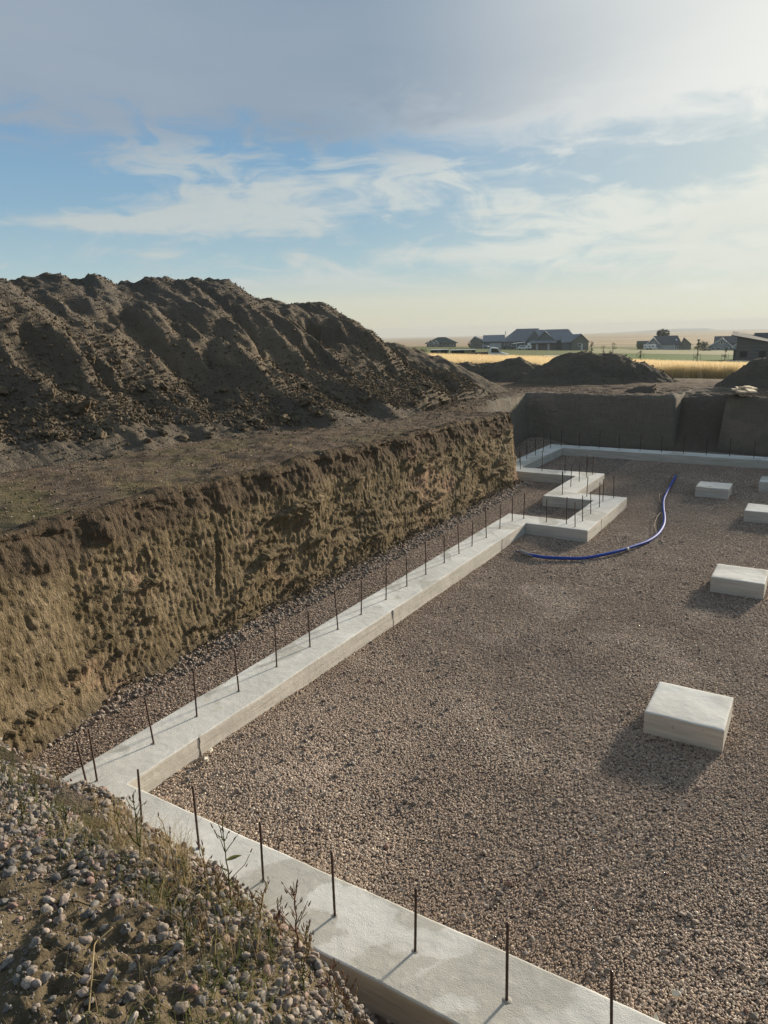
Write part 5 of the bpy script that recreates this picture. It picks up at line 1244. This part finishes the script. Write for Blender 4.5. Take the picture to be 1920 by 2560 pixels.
# ------------------------------------------------------------------ trees
def m_leaf(nm, a, b_):
    return mat(nm, lambda t: {'Base Color': t.mix(t.noise(t.P(), .9, 3), a, b_), 'Roughness': .7})
M_fol = m_leaf('dark_foliage', (.035, .05, .03), (.07, .085, .05)); M_fol2 = m_leaf('pale_foliage', (.10, .115, .05), (.16, .16, .08)); M_bark = flat('bark', (.10, .085, .07), .9)
def tree(px, py, D, H, Wd, lab, seed, mt, shape='round', n=700, leaf=.16, cat='tree', grp=None, stake=False):
    t, k = house(px, py, D, lab, 0, {'conifer': 'conifer', 'bush': 'bush', 'sapling': 'sapling'}.get(shape, 'tree')); t['category'] = cat
    if grp: t['group'] = grp
    r = np.random.default_rng(seed); b = MB(); b.tube([(0, 0, -.3), (.03, 0, H * .4), (0, .03, H * .92)], [.05 + H * .012, .03 + H * .007, .01], 6)
    for i in range(7): a = r.uniform(0, 6.28); z = H * r.uniform(.3, .8); b.tube([(0, 0, z), (math.cos(a) * Wd * .35, math.sin(a) * Wd * .35, z + H * .12)], [.02 + H * .004, .006], 4)
    b.obj('trunk', M_bark, t, smooth=True)
    cl = []
    for i in range(max(6, n // 45)):
        f = r.uniform(.22 if shape != 'bush' else .02, 1); rad = Wd * .5 * {'conifer': (1.05 - f), 'bush': math.sqrt(max(.05, 1 - (f * .9) ** 2)), 'sapling': .5 + .5 * math.sin(f * 3)}.get(shape, math.sin(max(.12, (f - .15) / .85) * 3.0) ** .6)
        a = r.uniform(0, 6.28); q = rad * math.sqrt(r.random()); cl.append((q * math.cos(a), q * math.sin(a), f * H * .96, rad * .35 + Wd * .07))
    P = []
    for i in range(n): c = cl[r.integers(len(cl))]; P.append((c[0] + r.normal() * c[3] * .6, c[1] + r.normal() * c[3] * .6, max(.05, c[2] + r.normal() * c[3] * .6)))
    P = np.array(P); e1 = r.normal(size=(n, 3)); e1 /= np.linalg.norm(e1, axis=1)[:, None]; e2 = np.cross(e1, r.normal(size=(n, 3))); e2 /= np.linalg.norm(e2, axis=1)[:, None]
    s = leaf * r.uniform(.6, 1.3, (n, 1)); V = np.stack([P - e1 * s, P - e2 * s * .6, P + e1 * s, P + e2 * s * .6], 1).reshape(-1, 3)
    link('crown', mesh_np('crown', V, np.arange(4 * n).reshape(-1, 4), [mt], False), t)
    if stake:
        for sx in (-.5, .5):
            b = MB(); b.box(sx - .022, sx + .022, -.022, .022, -.3, 1.35); b.obj('stake', M_bark, t)
        b = MB(); b.box(-.5, .5, -.01, .01, 1.2, 1.225); b.obj('tie_rail', M_bark, t)
tree(1645, 868, 315, 7.2, 2.0, 'narrow tree standing left of the taller clump behind the house with garage doors', 1, M_fol, n=900, leaf=.22)
tree(1654, 868, 316, 8.0, 3.0, 'tallest tree of the clump behind the house with garage doors', 2, M_fol, n=1500, leaf=.22)
tree(1664, 868, 317, 7.6, 2.6, 'right hand tree of the clump behind the house with garage doors', 3, M_fol, n=1300, leaf=.22)
tree(1760, 865, 280, 2.9, 4.0, 'round dark bush in the open gap between the houses', 5, M_fol, 'bush', 1500, .16, 'bush')
tree(1745, 867, 282, 4.2, 1.2, 'slim pale tree just left of the round dark bush', 6, M_fol2, 'sapling', 500, .14)
tree(1173, 866, 300, 2.2, 1.4, 'small dark conifer between the green roofed house and the long grey house', 7, M_fol, 'conifer', 700, .13)
tree(1601, 868, 290, 2.6, 2.2, 'leafy young tree at the left of the white travel trailer', 8, M_fol2, 'round', 700, .14)
tree(1743, 888, 120, 3.0, .8, 'staked young tree on the lawn, midway between the houses', 9, M_fol2, 'sapling', 260, .07, stake=True)
tree(1813, 883, 130, 2.5, .7, 'staked young tree on the lawn nearest the dark modern building', 10, M_fol2, 'sapling', 220, .07, stake=True)
tree(1601, 887, 118, 2.6, .6, 'thin staked young tree on the lawn, leftmost of the staked ones', 11, M_fol2, 'sapling', 160, .06, stake=True)
tree(1531, 884, 112, 2.9, .9, 'wispy bare sapling right of the barn roofed house, the taller of the pair', 12, M_fol2, 'sapling', 170, .06)
tree(1508, 885, 112, 2.6, .9, 'wispy bare sapling right of the barn roofed house, the shorter of the pair', 13, M_fol2, 'sapling', 150, .06)
tree(1478, 880, 200, 3.8, 1.0, 'slender young tree by the right end of the barn roofed house', 14, M_fol2, 'sapling', 260, .10)
tree(1053, 872, 130, 1.5, 2.3, 'dark shrub beyond the long spoil heap, left of the green roofed house', 15, M_fol, 'bush', 700, .11, 'bush')

# ------------------------------------------------------------------ air
hz_ = MB(); hz_.box(-5600, 5600, -5600, 5600, -82, 11.5)
hm = bpy.data.materials.new('haze'); hm.use_nodes = True; t = NT(hm.node_tree); t.n.clear()
vp = t.new('ShaderNodeVolumePrincipled', {'Color': (.50, .54, .56, 1), 'Density': .00026, 'Anisotropy': .1}); out = t.new('ShaderNodeOutputMaterial'); t.l.new(vp.outputs[0], out.inputs['Volume'])
ho = hz_.obj('haze', hm, kind='stuff', label='thin bright evening haze lying over the plain')
